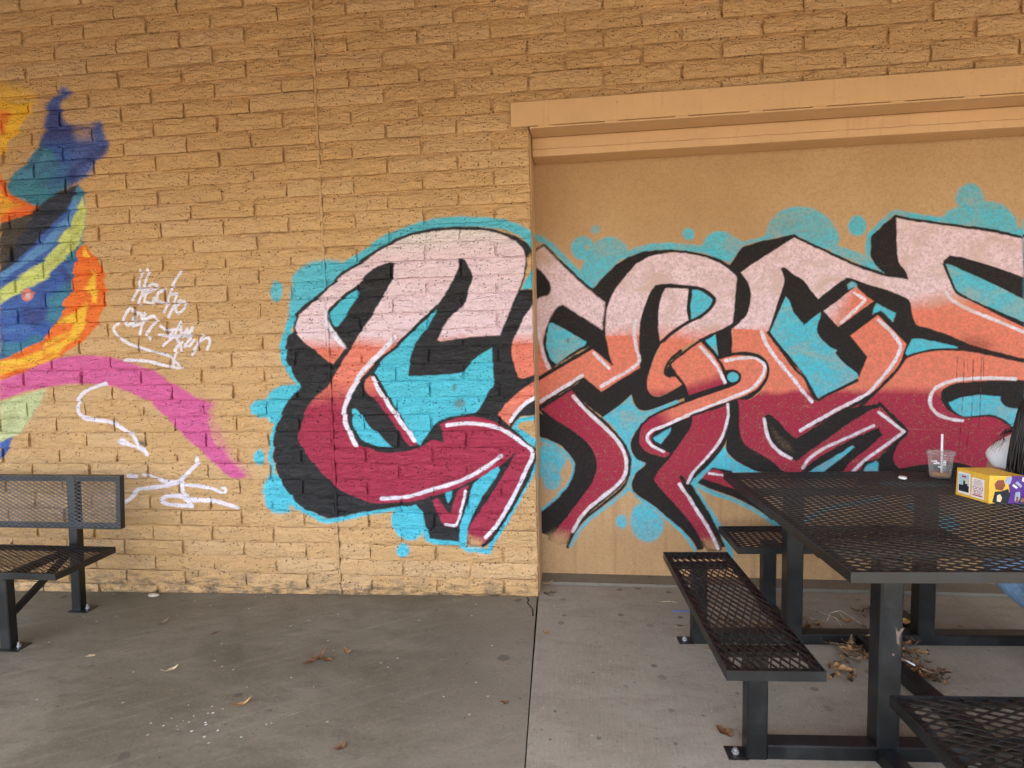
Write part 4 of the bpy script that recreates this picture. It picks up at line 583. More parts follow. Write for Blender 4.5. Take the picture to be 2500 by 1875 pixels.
def stucco_material():
    k = N('painted_stucco'); p = k.pos(); mc, mal = mural_nodes(k, IMS, BXS)
    big = k.noise(k.vm(p, (1.3,1.3,1.3)), 1., 3); sand = k.noise(k.vm(p, (150,150,150)), 1., 3, .75); grain = k.noise(k.vm(p, (62,62,62)), 1., 5, .8)
    base = k.mix(k.ss(big, .3, .7), (.46,.27,.128), (.55,.34,.17))
    base = k.mix(k.ss(grain, .40, .66, .0, .42), base, (.32,.18,.08))
    base = k.mix(k.ss(sand, .52, .68, .0, .45), base, (.66,.44,.25))
    streak = k.noise(k.vm(p, (16,1,.9)), 1., 4, .6); sz = k.sep(p)[2]
    base = k.mix(k.ma('MULTIPLY', k.ss(streak, .50, .70, 0, .45), k.ss(sz, 1.1, .25)), base, (.33,.165,.085))
    lum = k.sep(mc); light = k.ss(lum[1], .12, .45); dark = k.ss(k.ma('ADD', lum[0], lum[1]), .20, .05)
    cover = k.ss(k.ma('MULTIPLY_ADD', sand, .5, k.ma('MULTIPLY', grain, .5)), .38, .50, .55, 1.)
    patch = k.noise(k.vm(p, (4.5,4.5,7)), 1., 5, .65, 1.2)
    cover = k.ma('SUBTRACT', cover, k.ma('MULTIPLY', k.ss(patch, .44, .70, 0, .60), k.ma('MULTIPLY', light, k.ss(grain, .38, .58))), clamp=True)
    scr = k.noise(k.vm(p, (7,7,60)), 1., 4, .7, .8)
    cover = k.ma('SUBTRACT', cover, k.ma('MULTIPLY', k.ss(scr, .60, .74, 0, .35), k.ss(patch, .4, .6)), clamp=True)
    cover = k.ma('MAXIMUM', cover, k.ma('MULTIPLY', dark, .96))
    dk = k.mix(k.ss(grain, .36, .62), k.mix(1., mc, (.70,.67,.70), 'MULTIPLY'), mc)
    col = k.mix(k.ma('MULTIPLY', mal, cover), base, dk)
    h = k.ma('ADD', sand, k.ma('MULTIPLY', grain, .9))
    return k.out(col, .85, k.bump(h, .007, .9), .15)
def plain_paint(name, c, rough=.5, var=.1):
    k = N(name); p = k.pos(); n1 = k.noise(k.vm(p, (3,3,3)), 1., 5, .6); n2 = k.noise(k.vm(p, (60,60,60)), 1., 3)
    col = k.mix(k.ss(n1, .3, .7), tuple(v*(1-var) for v in c), tuple(v*(1+var) for v in c))
    st_ = k.noise(k.vm(p, (34,34,2.5)), 1., 4, .65); col = k.mix(k.ss(st_, .54, .72, 0, .28), col, tuple(v*.6 for v in c)); col = k.mix(k.ss(n2, .68, .74, 0, .5), col, tuple(v*.35 for v in c))
    return k.out(col, rough, k.bump(n2, .0016, .6), .35)
def steel_material(name, c, dust=.22, dc=(.030,.027,.025)):
    k = N(name); p = k.pos(); n1 = k.noise(k.vm(p, (7,7,7)), 1., 5, .65); n2 = k.noise(k.vm(p, (90,90,90)), 1., 4, .7); n3 = k.noise(k.vm(p, (30,30,5)), 1., 4, .6)
    col = k.mix(k.ss(n1, .45, .75, 0, dust), c, dc)
    col = k.mix(k.ma('MULTIPLY', k.ss(n2, .68, .74), k.ss(n1, .50, .62)), col, (.11,.10,.09))
    nrm_z = k.sep(k.n('ShaderNodeNewGeometry').outputs['Normal'])[2]
    col = k.mix(k.ma('MULTIPLY', k.ss(nrm_z, .7, .97), k.ss(n3, .35, .7, .0, .4)), col, dc)
    return k.out(col, k.ss(n1, .3, .7, .30, .48), k.bump(n2, .0008, .5), .5)
def slab_material(name, a, b, c, broom, gum, spots=.8):
    k = N(name); p = k.pos()
    n1 = k.noise(k.vm(p, (1.2,1.9,1)), 1., 6, .62, .6); n2 = k.noise(k.vm(p, (5,13,5)), 1., 6, .65, .5); n3 = k.noise(k.vm(p, (70,70,70)), 1., 5, .7)
    col = k.mix(k.ss(n1, .34, .64), a, b); col = k.mix(k.ss(n2, .42, .72, 0, .6), col, c)
    if broom:
        br = k.noise(k.vm(p, (260,7,1)), 1., 4, .6)
        col = k.mix(k.ss(br, .45, .7, 0, .35), col, tuple(v*1.25 for v in b))
        hgt = k.ma('ADD', k.ma('MULTIPLY', br, .9), k.ma('MULTIPLY', n3, .5))
    else:
        rot = k.n('ShaderNodeVectorRotate', rotation_type='Z_AXIS'); k.put(rot.inputs['Vector'], p); rot.inputs['Angle'].default_value = math.radians(-32)
        br = k.noise(k.vm(rot.outputs[0], (2.2,26,1)), 1., 6, .65, .3); col = k.mix(k.ss(br, .5, .74, 0, .42), col, tuple(v*1.32 for v in b))
        pt = k.noise(k.vm(rot.outputs[0], (3,1.2,1), (4,2,0)), 1., 3); col = k.mix(k.ss(pt, .52, .72, 0, .5), col, tuple(v*.66 for v in a))
        sc1 = k.noise(k.vm(rot.outputs[0], (3.5,70,1), (7,1,0)), 1., 3, .5); col = k.mix(k.ma('MULTIPLY', k.ss(sc1, .66, .74, 0, .5), k.ss(n1, .45, .6)), col, (.42,.36,.27))
        edge = k.ss(k.sep(p)[0], .55, 1.15); col = k.mix(k.ma('MULTIPLY', edge, .5), col, (.255,.22,.168))
        hgt = k.ma('ADD', k.ma('MULTIPLY', n2, .6), k.ma('MULTIPLY', n3, .5))
    col = k.mix(k.ss(n3, .56, .70, 0, .55), col, tuple(v*.55 for v in a)); col = k.mix(k.ss(n3, .44, .34, 0, .35), col, tuple(v*1.4 for v in b))
    d, cc = k.vor(k.vm(p, (1,1,0)), gum, dims='2D'); r = k.sep(cc)
    wob = k.noise(k.vm(p, (40,40,40)), 1., 2)
    dd = k.ma('ADD', d, k.ma('MULTIPLY', k.ma('SUBTRACT', wob, .5), .10))
    spot = k.ma('MULTIPLY', k.ss(dd, k.ma('MULTIPLY_ADD', r[1], .11, .045), k.ma('MULTIPLY_ADD', r[1], .085, .015)), k.ma('GREATER_THAN', r[0], spots))
    col = k.mix(k.ma('MULTIPLY', spot, k.ma('MULTIPLY_ADD', r[2], .5, .25)), col, (.055,.05,.047))
    d2, c2 = k.vor(k.vm(p, (1,1,0), (3.3,1.7,0)), gum*3.2, dims='2D'); q = k.sep(c2)
    fl = k.ma('MULTIPLY', k.ss(d2, .10, .05), k.ma('GREATER_THAN', q[0], .94)); col = k.mix(k.ma('MULTIPLY', fl, .7), col, k.mix(k.ma('GREATER_THAN', q[1], .5), (.06,.05,.045), (.55,.52,.47)))
    return k.out(col, k.ss(n1, .3, .7, .62, .85), k.bump(hgt, .0035, .6), .3)
def simple(name, c, rough=.6, spec=.4, var=.12, scale=30, bump=.0):
    k = N(name); p = k.n('ShaderNodeTexCoord').outputs['Object']; n1 = k.noise(k.vm(p, (scale,)*3), 1., 5, .6)
    col = k.mix(k.ss(n1, .3, .7), tuple(v*(1-var) for v in c), tuple(min(v*(1+var), 1) for v in c))
    return k.out(col, rough, k.bump(n1, bump, .6) if bump else None, spec)
BLOCK = block_material(); STUCCO = stucco_material()
LINTEL = plain_paint('lintel_tan_paint', (.56,.34,.165), .45, .05)
SEAL = plain_paint('sealant_tan', (.52,.325,.165), .6, .15)
STEEL = steel_material('black_powder_coated_steel', (.0040,.0045,.0050), .4, (.026,.025,.024)); STRAND = steel_material('black_coated_expanded_metal', (.0045,.0039,.0038), .5, (.024,.018,.0165))
SLAB_L = slab_material('burnished_concrete', (.150,.130,.090), (.222,.194,.142), (.118,.101,.069), False, 4.5, .84)
SLAB_R = slab_material('broomed_concrete', (.258,.224,.170), (.318,.280,.217), (.212,.180,.134), True, 6.5, .66)
LEDGE = slab_material('grimy_concrete', (.085,.066,.047), (.13,.105,.077), (.055,.042,.03), False, 9.)
# ------------------------------------------------------------------ ground
CORNER = 1.217; STY = .30
def slab_z(x): return -.019+.0195*min(x, 1.21)
def sheet(name, xs, ys, zf, mat, thick=.12):
    V = []; F = []; nx, ny = len(xs), len(ys)
    for z_ in (0, 1):
        for y in ys:
            for x in xs: V.append((x, y, zf(x)-thick*z_))
    for j in range(ny-1):
        for i in range(nx-1): F.append((j*nx+i, j*nx+i+1, (j+1)*nx+i+1, (j+1)*nx+i))
    o = nx*ny
    for i in range(nx-1):
        F.append((i+1, i, o+i, o+i+1)); F.append(((ny-1)*nx+i, (ny-1)*nx+i+1, o+(ny-1)*nx+i+1, o+(ny-1)*nx+i))
    for j in range(ny-1):
        F.append((j*nx, (j+1)*nx, o+(j+1)*nx, o+j*nx)); F.append(((j+1)*nx+nx-1, j*nx+nx-1, o+j*nx+nx-1, o+(j+1)*nx+nx-1))
    return obj(name, mesh_from(name, V, F), mat)
# the joint between the two slabs runs slightly skew to the wall
def skew_slab(name, left, mat):
    V = []; F = []
    ys = [-.012 if left else .155, -1.0, -2.2, -3.6, -5.6]
    for z_ in (0, .12):
        for y in ys:
            j = 1.208-.046*y*(1 if y < 0 else 0)
            a, b = (-9., j-.0025) if left else (j+.0025, 11.)
            V += [(a, y, slab_z(a)-z_), (b, y, slab_z(b)-z_)]
    n = len(ys)
    for i in range(n-1): F.append((2*i+2, 2*i+3, 2*i+1, 2*i))
    o = 2*n
    for i in range(n-1):
        F.append((2*i, o+2*i, o+2*i+2, 2*i+2)); F.append((2*i+1, 2*i+3, o+2*i+3, o+2*i+1))
    F += [(0, 1, o+1, o), (2*n-2, o+2*n-2, o+2*n-1, 2*n-1)]
    return obj(name, mesh_from(name, V, F), mat)
tag(skew_slab('walkway_slab_left', True, SLAB_L), kind='structure')
tag(skew_slab('walkway_slab_right', False, SLAB_R), kind='structure')
DIRT = simple('dark_dirt', (.035,.028,.022), .95, .1, .4, 60, .004)
ASPH = simple('asphalt', (.075,.072,.068), .9, .2, .25, 4, .003)
PALE = simple('sunlit_concrete', (.34,.32,.29), .85, .2, .12, 2, .003)
tag(MB().box((-9, -5.6, -.30), (11, .34, -.13)).build('ground_base', DIRT), kind='structure')
tag(MB().add([(-150,-150,-.16),(150,-150,-.16),(150,-8.2,-.16),(-150,-8.2,-.16)], [(0,1,2,3)]).build('parking_lot_ground', ASPH), kind='structure')
tag(MB().add([(-150,-8.2,-.15),(150,-8.2,-.15),(150,-5.6,-.15),(-150,-5.6,-.15)], [(0,1,2,3)]).build('outer_pavement', PALE), kind='structure')
# raised ledge at the foot of the stucco
led = MB(); led.box((CORNER-.003, .165, -.12), (11, STY, .021)); tag(led.build('concrete_ledge', LEDGE), kind='structure')

# ------------------------------------------------------------------ block walls
CH = .09824; HM = .2032
def brick_mesh(w, seed, h=CH-.0085):
    r = random.Random(seed); nx, nz = (13 if w > .3 else 8), 6
    off = Vector((r.uniform(0, 50), r.uniform(0, 50), r.uniform(0, 50)))
    amp = r.choice((.35, .7, 1., 1.25, 1.6)); lvl = r.uniform(.42, .72); tilt = r.uniform(-.15, .15)
    def edge(t, k): return mn.noise(Vector((t*7, k*9.1, 0))+off)*.0036
    V = []; F = []
    for j in range(nz+1):
        tz = j/nz
        for i in range(nx+1):
            tx = i/nx; x = -w/2+w*tx; z = h*tz
            if i in (0, nx): x += edge(tz*.5, 3+i)*1.3
            if j in (0, nz): z += edge(tx*1.4, 5+j)
            cx = min(tx, 1-tx)*w; cz = min(tz, 1-tz)*h
            rd = .010
            y = 0.
            if i in (0, nx): y += .0045
            if j in (0, nz): y += .0035
            if i in (0, nx) and j in (0, nz): y += .003; x -= math.copysign(.0025, x); z -= math.copysign(.002, z-h/2)
            zr = lvl+tilt*(tx-.5)*2+.20*mn.noise(Vector((tx*4.2, 0, 3))+off)+.10*mn.noise(Vector((tx*11, 2, 3))+off)
            if tz > zr: y += min(amp, 1.4)*.0098*min((tz-zr)/.28, 1.)
            y += .0022*mn.noise(Vector((x*22, z*40, 1))+off)
            y += .0028*mn.noise(Vector((x*6, z*8, 7))+off)
            V.append((x, y, z))
    W = nx+1
    for j in range(nz):
        for i in range(nx): F.append((j*W+i, j*W+i+1, (j+1)*W+i+1, (j+1)*W+i))
    ring = [i for i in range(W)]+[j*W+nx for j in range(1, nz+1)]+[nz*W+i for i in range(nx-1, -1, -1)]+[j*W for j in range(nz-1, 0, -1)]
    o = len(V); V += [(V[a][0], .06, V[a][2]) for a in ring]; m = len(ring)
    for a in range(m): F.append((ring[(a+1) % m], ring[a], o+a, o+(a+1) % m))
    me = mesh_from('block', V, F, True); me.materials.append(BLOCK)
    try: me.set_sharp_from_angle(angle=math.radians(48))
    except Exception: pass
    return me
FULL = [brick_mesh(2*HM-random.Random(i).choice((.010,.014,.017,.020)), 100+i) for i in range(18)]
HALF = [brick_mesh(HM-.013, 300+i) for i in range(8)]
def lay(parent, c, n0, n1, pool):
    w = (n1-n0)*HM; x = (n0+n1)/2*HM
    o = obj('brick', rnd.choice(pool), None, parent, (x+rnd.uniform(-.0015, .0015), rnd.uniform(-.0055, .0045), c*CH+.0042+rnd.uniform(-.0008, .0008)))
    o.rotation_euler = (rnd.uniform(-.035, .02), rnd.uniform(-.006, .006), rnd.uniform(-.012, .012))
MORTAR_Y = .0205
left = empty('brick_wall', (0, 0, 0)); tag(left, 'tan painted block wall left of the vertical control joint, behind the metal bench', 'wall')
right = empty('brick_wall', (0, 0, 0)); tag(right, 'tan painted block wall right of the vertical control joint, wrapping over the steel lintel', 'wall')
MB().box((-9, MORTAR_Y, -.22), (-.006, .30, 3.75)).build('mortar', BLOCK, left)
MB().box((.006, MORTAR_Y, -.12), (CORNER-.004, .345, 3.75)).box((CORNER-.004, MORTAR_Y, 2.70), (11, .30, 3.75)).build('mortar', BLOCK, right)
for c in range(-1, 38):
    if c % 2:                        # joints on even half-modules
        for n in range(-12, 0, 2): lay(left, c, n, n+2, FULL)
        for n in range(0, 26 if c >= 28 else 6, 2): lay(right, c, n, n+2, FULL)
    else:
        lay(left, c, -1, 0, HALF)
        for n in range(-13, -1, 2): lay(left, c, n, n+2, FULL)
        lay(right, c, 0, 1, HALF)
        for n in range(1, 25 if c >= 28 else 5, 2): lay(right, c, n, n+2, FULL)
        if c < 28: lay(right, c, 5, 6, HALF)
# the courses running on beyond the frame, joined
def far_courses(parent, n0, n1, c0):
    g = MB(); r = random.Random(n0)
    for c in range(c0, 38):
        for n in range(n0+(c % 2 == 0), n1-1, 2):
            x0, x1, z0 = n*HM+.007, (n+2)*HM-.007, c*CH+.0045; y = r.uniform(-.003, .003)
            z1, zm = z0+CH-.0085, z0+(CH-.0085)*r.uniform(.4, .7)
            V = [(x0,.03,z0),(x1,.03,z0),(x0,y+.003,z0+.002),(x1,y+.003,z0+.002),(x0+.004,y,zm),(x1-.004,y+.001,zm+r.uniform(-.01,.01)),(x0,y+.008,z1),(x1,y+.008,z1),(x0,.03,z1),(x1,.03,z1)]
            g.add(V, [(0,1,3,2),(2,3,5,4),(4,5,7,6),(6,7,9,8),(0,2,4,6,8),(1,9,7,5,3)])
    tag(g.build('brick_courses', BLOCK, parent), kind='stuff')
far_courses(left, -43, -12, -2); far_courses(right, 26, 53, 28)
# sealant bead in the control joint
m = MB(); pts = []; z = -.06
while z < 3.74:
    pts.append((rnd.uniform(-.0025, .0025), (.0085+rnd.uniform(-.002, .002)), z)); z += .035
m.tube(pts, [.0085+rnd.uniform(-.0015, .002) for _ in pts], 7)
m.build('sealant_bead', BLOCK, right)
# plaster on the return of the opening
MB().box((CORNER-.0039, .0615, -.1), (CORNER+.002, .2995, 2.70)).build('plaster_return', SEAL, right)

st = tag(MB().box((CORNER-.02, STY, .004), (11, STY+.1, 2.74)).build('stucco_wall', STUCCO), 'recessed sand stucco wall with pink, coral and crimson graffiti letters', 'wall')

# ------------------------------------------------------------------ steel lintel
lt = empty('steel_lintel', (1.12, 0, 2.54)); tag(lt, 'long tan painted steel lintel with two stepped flanges over the recess', 'lintel')
def lpart(name, a, b, bev=.002):
    me = MB().box(a, b).mesh(name); bm = bmesh.new(); bm.from_mesh(me); bmesh.ops.bevel(bm, geom=bm.edges[:], offset=bev, segments=1, affect='EDGES'); bm.to_mesh(me); bm.free()
    o = obj(name, me, LINTEL, lt); o.location = (-1.12, 0, -2.54); return o
lpart('front_plate', (1.122, -.026, 2.659), (11, -.012, 2.788))
lpart('front_flange', (CORNER+.006, -.024, 2.646), (11, .136, 2.6545), .0015)
lpart('back_strip', (CORNER+.006, -.011, 2.6546), (11, .12, 2.70), .0015)
lpart('inner_plate', (CORNER+.006, .1365, 2.5815), (11, .150, 2.6459))
lpart('inner_angle', (CORNER+.006, .1335, 2.541), (11, .149, 2.5795), .0015)
lpart('inner_flange', (CORNER+.006, .1491, 2.541), (11, STY-.001, 2.548), .0015)
for x, y, z in [(1.30+.36*i+rnd.uniform(-.03, .03), -.022, 2.6567) for i in range(11)]+[(1.42+.36*i+rnd.uniform(-.03, .03), .1345, 2.5805) for i in range(11)]:
    b = MB(); n = 9
    b.tube([(x+(i/(n-1)-.5)*.075, y+rnd.uniform(-.001, .001), z+rnd.uniform(-.0007, .0007)) for i in range(n)], [.0015]+[.0042+rnd.uniform(-.0006, .0008) for _ in range(n-2)]+[.0015], 6)
    o = b.build('weld_bead', LINTEL, lt); o.location = (-1.12, 0, -2.54)

# ------------------------------------------------------------------ walkway canopy overhead (out of frame, shades the wall)
CEIL = simple('canopy_paint', (.30,.22,.15), .8, .2, .06, 2)
cp = empty('canopy_roof', (0, -2.5, 3.76)); tag(cp, 'flat walkway canopy roof above the graffiti wall', 'roof')
o = MB().box((-12, -4.3, 3.76), (14, .6, 4.1)).build('ceiling_slab', CEIL, cp); o.location = (0, 2.5, -3.76)
o = MB().box((-12, -4.5, 3.05), (14, -4.305, 4.2)).build('fascia', CEIL, cp); o.location = (0, 2.5, -3.76)

# ------------------------------------------------------------------ expanded metal
def strands(mb, x0, x1, y0, y1, lw, sw, fn, wid=.0042, th=.0026, sl0=.0010):
    """two crossing families of steel strands filling a rectangle; fn maps (a, b, height) to 3-D"""
    for sgn in (1, -1):
        k0 = math.floor((x0/lw)+min(sgn*y0/sw, sgn*y1/sw))-1; k1 = math.ceil((x1/lw)+max(sgn*y0/sw, sgn*y1/sw))+1
        for k in range(k0, k1+1):
            ts = []
            for b in (y0, y1):
                a = lw*(k-sgn*b/sw)
                if x0 <= a <= x1: ts.append((a, b))
            for a in (x0, x1):
                b = sgn*sw*(k-a/lw)
                if y0 < b < y1: ts.append((a, b))
            if len(ts) < 2: continue
            p, q = ts[0], ts[1]; d = Vector((q[0]-p[0], q[1]-p[1])); ln = d.length
            if ln < .008: continue
            d /= ln; nn = Vector((-d.y, d.x)); z = .0012*sgn
            sl = sl0*(1 if nn.y > 0 else -1)
            V = []
            for P_ in (p, q):
                for s_, h_ in ((-1, -1), (1, -1), (1, 1), (-1, 1)):
                    V.append(fn(P_[0]+nn.x*wid/2*s_, P_[1]+nn.y*wid/2*s_, z+h_*th/2+s_*sl))
            mb.add(V, [(0,1,2,3)[::-1], (4,5,6,7), (0,1,5,4), (1,2,6,5), (2,3,7,6), (3,0,4,7)])
def rim(x0, x1, y0, y1, ztop, h=.034, t=.005, lip=.034):
    m = MB()
    for a, b in (((x0, y0, ztop-h), (x1, y0+t, ztop)), ((x0, y1-t, ztop-h), (x1, y1, ztop)), ((x0, y0+t, ztop-h), (x0+t, y1-t, ztop)), ((x1-t, y0+t, ztop-h), (x1, y1-t, ztop))): m.box(a, b)
    zl = ztop-.0085
    for a, b in (((x0+t, y0+t, zl-t), (x1-t, y0+lip, zl)), ((x0+t, y1-lip, zl-t), (x1-t, y1-t, zl)), ((x0+t, y0+lip, zl-t), (x0+lip, y1-lip, zl)), ((x1-lip, y0+lip, zl-t), (x1-t, y1-lip, zl))): m.box(a, b)
    return m
def panel(parent, x0, x1, y0, y1, z, lw, sw, along='x', name='seat', **kw):
    s_ = rim(x0, x1, y0, y1, z).build(name, STEEL, parent); g = MB()
    if along == 'x': strands(g, x0+.006, x1-.006, y0+.006, y1-.006, lw, sw, lambda a, b, h: (a, b, z-.0045+h), **kw)
    else: strands(g, y0+.006, y1-.006, x0+.006, x1-.006, lw, sw, lambda a, b, h: (b, a, z-.0045+h), **kw)
    g.build('mesh_panel', STRAND, s_)
    return s_

# ------------------------------------------------------------------ bench
bx = -1.53; fz = slab_z(bx)
bn = empty('park_bench', (-2.1, -.45, fz)); tag(bn, 'black expanded metal park bench with open backrest standing against the mural', 'bench')
BI = Vector((2.1, .45, -fz))
def bpt(p): return tuple(Vector(p)+BI)
x0b, x1b = -3.0, -1.19
st_ = panel(bn, x0b+BI.x, x1b+BI.x, -.715+BI.y, -.325+BI.y, .372+BI.z, .044, .0220, 'x', 'seat', wid=.0036, th=.0016, sl0=.0004)
bk = MB()
def bkf(a, b, h): # a along x, b up the back, h out of plane
    return (a+BI.x, -.262+b*.075+BI.y-.0+h*1., .452+b+BI.z)
def bkbox(a0, a1, b0, b1, h0, h1):
    V = [bkf(a, b, h) for h in (h0, h1) for a, b in ((a0,b0),(a1,b0),(a1,b1),(a0,b1))]
    bk.add(V, [(0,1,2,3),(7,6,5,4),(0,4,5,1),(1,5,6,2),(2,6,7,3),(3,7,4,0)])
x1k = -1.205; H_ = .312
for q in ((x0b, x1k, 0, .005, 0, .034), (x0b, x1k, H_-.005, H_, 0, .034), (x0b, x0b+.005, .005, H_-.005, 0, .034), (x1k-.005, x1k, .005, H_-.005, 0, .034), (x0b+.005, x1k-.005, .005, .034, .008, .013), (x0b+.005, x1k-.005, H_-.034, H_-.005, .008, .013), (x1k-.034, x1k-.005, .034, H_-.034, .008, .013)): bkbox(*q)
bk = bk.build('backrest', STEEL, bn)
g = MB(); strands(g, x0b+.006, x1k-.006, .006, H_-.006, 0.044, .0225, lambda a, b, h: bkf(a, b, .0035+h), wid=.0034, th=.0020, sl0=.0006); g.build('mesh_panel', STRAND, bk)
BOLT = simple('galvanised_bolt', (.42,.42,.42), .4, .5); BOLT.node_tree.nodes['Principled BSDF'].inputs['Metallic'].default_value = .7
for X in (bx, -2.66):
    lg = MB().bar(bpt((X, -.250, fz+.004)), bpt((X, -.212, .762)), .058, .050, (0,1,0)).build('rear_post', STEEL, bn)
    MB().bar(bpt((X, -.682, fz+.004)), bpt((X, -.672, .345)), .058, .052, (0,1,0)).build('leg', STEEL, bn)
    MB().bar(bpt((X, -.70, .328)), bpt((X, -.27, .328)), .05, .03).build('seat_support', STEEL, bn)
    MB().bar(bpt((X, -.66, .118)), bpt((X, -.262, .325)), .030, .030, (0,-.46,.89)).build('brace', STEEL, bn)
    for Y in (-.25, -.682):
        pl = MB().box(bpt((X-.035, Y-.045, fz+.0015)), bpt((X+.085, Y+.045, fz+.0065))).build('foot_plate', STEEL, bn)
        c = bpt((X+.055, Y, fz+.007)); MB().lathe([(0,0),(.011,0),(.011,.009),(.006,.010),(.006,.026),(0,.027)], c, 8, sm=False).build('bolt', BOLT, pl)

# ------------------------------------------------------------------ picnic table
tb = empty('picnic_table', (2.86, -.84, 0), math.radians(3.5)); tag(tb, 'square black expanded metal picnic table with four attached bench seats', 'table')
TZ = .782
panel(tb, -.602, .66, -.591, .708, TZ, .066, .0310, 'x', 'table_top', wid=.0052, th=.0028, sl0=.0007)
for yy in (-.335, .445): MB().bar((-.59, yy, TZ-.034), (.65, yy, TZ-.034), .038, .03).build('cross_bar', STEEL, tb)
SZ = .421
panel(tb, -.948, -.632, -.517, .534, SZ, .072, .0310, 'y', wid=.0056, th=.0032); panel(tb, .70, 1.016, -.517, .534, SZ, .072, .0310, 'y', wid=.0056, th=.0032)
panel(tb, -.562, .62, .592, .930, SZ, .072, .0310, 'x', wid=.0056, th=.0028, sl0=.0008); panel(tb, -.505, .62, -.955, -.637, SZ, .072, .0310, 'x', wid=.0056, th=.0028, sl0=.0008)
NY, FY = -.335, .445
for X in (-.35, .262):
    for Y in (NY, FY): MB().bar((X, Y, .056), (X, Y, TZ-.050), .076, .076, (0,1,0)).build('leg', STEEL, tb)
for X in (-.795, .705+.10):
    for Y in (NY-.004, FY):
        MB().bar((X, Y, .004), (X, Y, SZ-.034), .072, .060, (0,1,0)).build('seat_post', STEEL, tb)
        fp = MB().box((X-.10 if X < 0 else X+.03, Y-.034, .0015), (X-.03 if X < 0 else X+.10, Y+.034, .008)).build('foot_plate', STEEL, tb)
        c = (X-.068 if X < 0 else X+.068, Y, .008); MB().lathe([(0,0),(.013,0),(.013,.008),(.007,.009),(.007,.018),(0,.019)], c, 8, sm=False).build('bolt', BOLT, fp)
for Y in (NY-.002, FY):
    MB().bar((-.76, Y, .031), (.77, Y, .031), .066, .054).build('base_bar', STEEL, tb)
    for X in (-.79, .86): MB().bar((X, Y, SZ-.020), (X, Y+.0001, SZ-.020), .05, .02) if False else None
for Y in (NY, FY):
    for sx_ in (-1, 1): MB().bar((sx_*.79-.13, Y, SZ-.0335), (sx_*.79+.13, Y, SZ-.0335), .05, .022).build('seat_support', STEEL, tb)
MB().bar((-.03, FY-.03, .0305), (.03, NY+.03, .0305), .066, .053).build('base_bar', STEEL, tb)
for a, b in (((-.36, NY-.03), (-.30, -.80)), ((.27, NY-.03), (.27, -.80)), ((-.33, FY+.03), (-.345, .77)), ((.30, FY+.03), (.285, .77))):
    MB().bar((a[0], a[1], .029), (b[0], b[1], .029), .064, .050).build('base_bar', STEEL, tb)
    MB().bar((b[0], b[1], .004), (b[0], b[1], SZ-.034), .070, .060, (0,1,0)).build('seat_post', STEEL, tb)
    gs = MB(); gs.add([(b[0]+.035, b[1]-.03, SZ-.035), (b[0]+.12, b[1]-.03, SZ-.035), (b[0]+.035, b[1]-.03, SZ-.075), (b[0]+.035, b[1]-.025, SZ-.035), (b[0]+.12, b[1]-.025, SZ-.035), (b[0]+.035, b[1]-.025, SZ-.075)], [(0,2,1),(3,4,5),(0,1,4,3),(1,2,5,4),(2,0,3,5)])
    gs.build('gusset', STEEL, tb)

CHIP = simple('bare_primer', (.15,.095,.075), .8, .2, .2, 80)
yq = NY-.0386
for cx_, cz_, sc_, pts_ in ((-.33, .47, 1., [(-.010,.030),(.000,.012),(.012,.026),(.020,.024),(.010,.008),(.004,-.014),(.006,-.034),(-.004,-.030),(-.006,-.004)]), (-.345, .40, .35, [(-.01,.01),(.01,.012),(.012,-.01),(-.008,-.012)])):
    MB().add([(cx_+a*sc_, yq, cz_+b*sc_) for a, b in pts_], [tuple(range(len(pts_)))]).build('paint_chip', CHIP, tb)

# ------------------------------------------------------------------ things on the table
def clear_plastic():
    k = N('clear_plastic'); t = k.t; tr = k.n('ShaderNodeBsdfTransparent'); tr.inputs[0].default_value = (.93,.93,.93,1)
    gl = k.n('ShaderNodeBsdfGlossy'); gl.inputs[0].default_value = (.9,.9,.9,1); gl.inputs[1].default_value = .12
    df = k.n('ShaderNodeBsdfDiffuse'); df.inputs[0].default_value = (.75,.75,.76,1)
    lw = k.n('ShaderNodeLayerWeight'); lw.inputs[0].default_value = .35
    m1 = k.n('ShaderNodeMixShader'); k.put(m1.inputs[0], k.ma('MULTIPLY_ADD', lw.outputs['Facing'], .35, .06)); t.links.new(tr.outputs[0], m1.inputs[1]); t.links.new(gl.outputs[0], m1.inputs[2])
    m2 = k.n('ShaderNodeMixShader'); k.put(m2.inputs[0], k.ma('MULTIPLY_ADD', lw.outputs['Facing'], .30, .07)); t.links.new(m1.outputs[0], m2.inputs[1]); t.links.new(df.outputs[0], m2.inputs[2])
    t.links.new(m2.outputs[0], t.nodes['Material Output'].inputs[0]); return k.m
CLEAR = clear_plastic(); WHITE = simple('white_plastic', (.85,.85,.85), .35, .5, .03); PRINT = simple('white_print', (.82,.82,.82), .6, .2, .04)
AMBER = simple('melted_drink', (.50,.25,.08), .2, .5, .2, 60)
TT = TZ+.001
cup = empty('drink_cup', (3.226, -.243, TT)); tag(cup, 'clear plastic drink cup with domed rim and white straw on the table', 'cup')
MB().lathe([(.0,.004),(.040,.002),(.042,0),(.0435,.004),(.0485,.06),(.053,.112),(.0535,.118)], (0,0,0), 40).build('cup_body', CLEAR, cup)
lid = MB().lathe([(.055,.113),(.0605,.113),(.0615,.117),(.0605,.123),(.056,.125),(.054,.129),(.030,.1285),(.006,.1285)], (0,0,0), 40).build('lid', CLEAR, cup)
MB().lathe([(0,.006),(.0405,.006),(.0425,.018),(.043,.0215),(.0,.0215)], (0,0,0), 32).build('drink', AMBER, cup)
MB().tube([(.004,-.006,.006),(.004,-.002,.10),(.0035,0,.20),(.0035,.001,.212)], .0052, 12).build('straw', WHITE, cup)
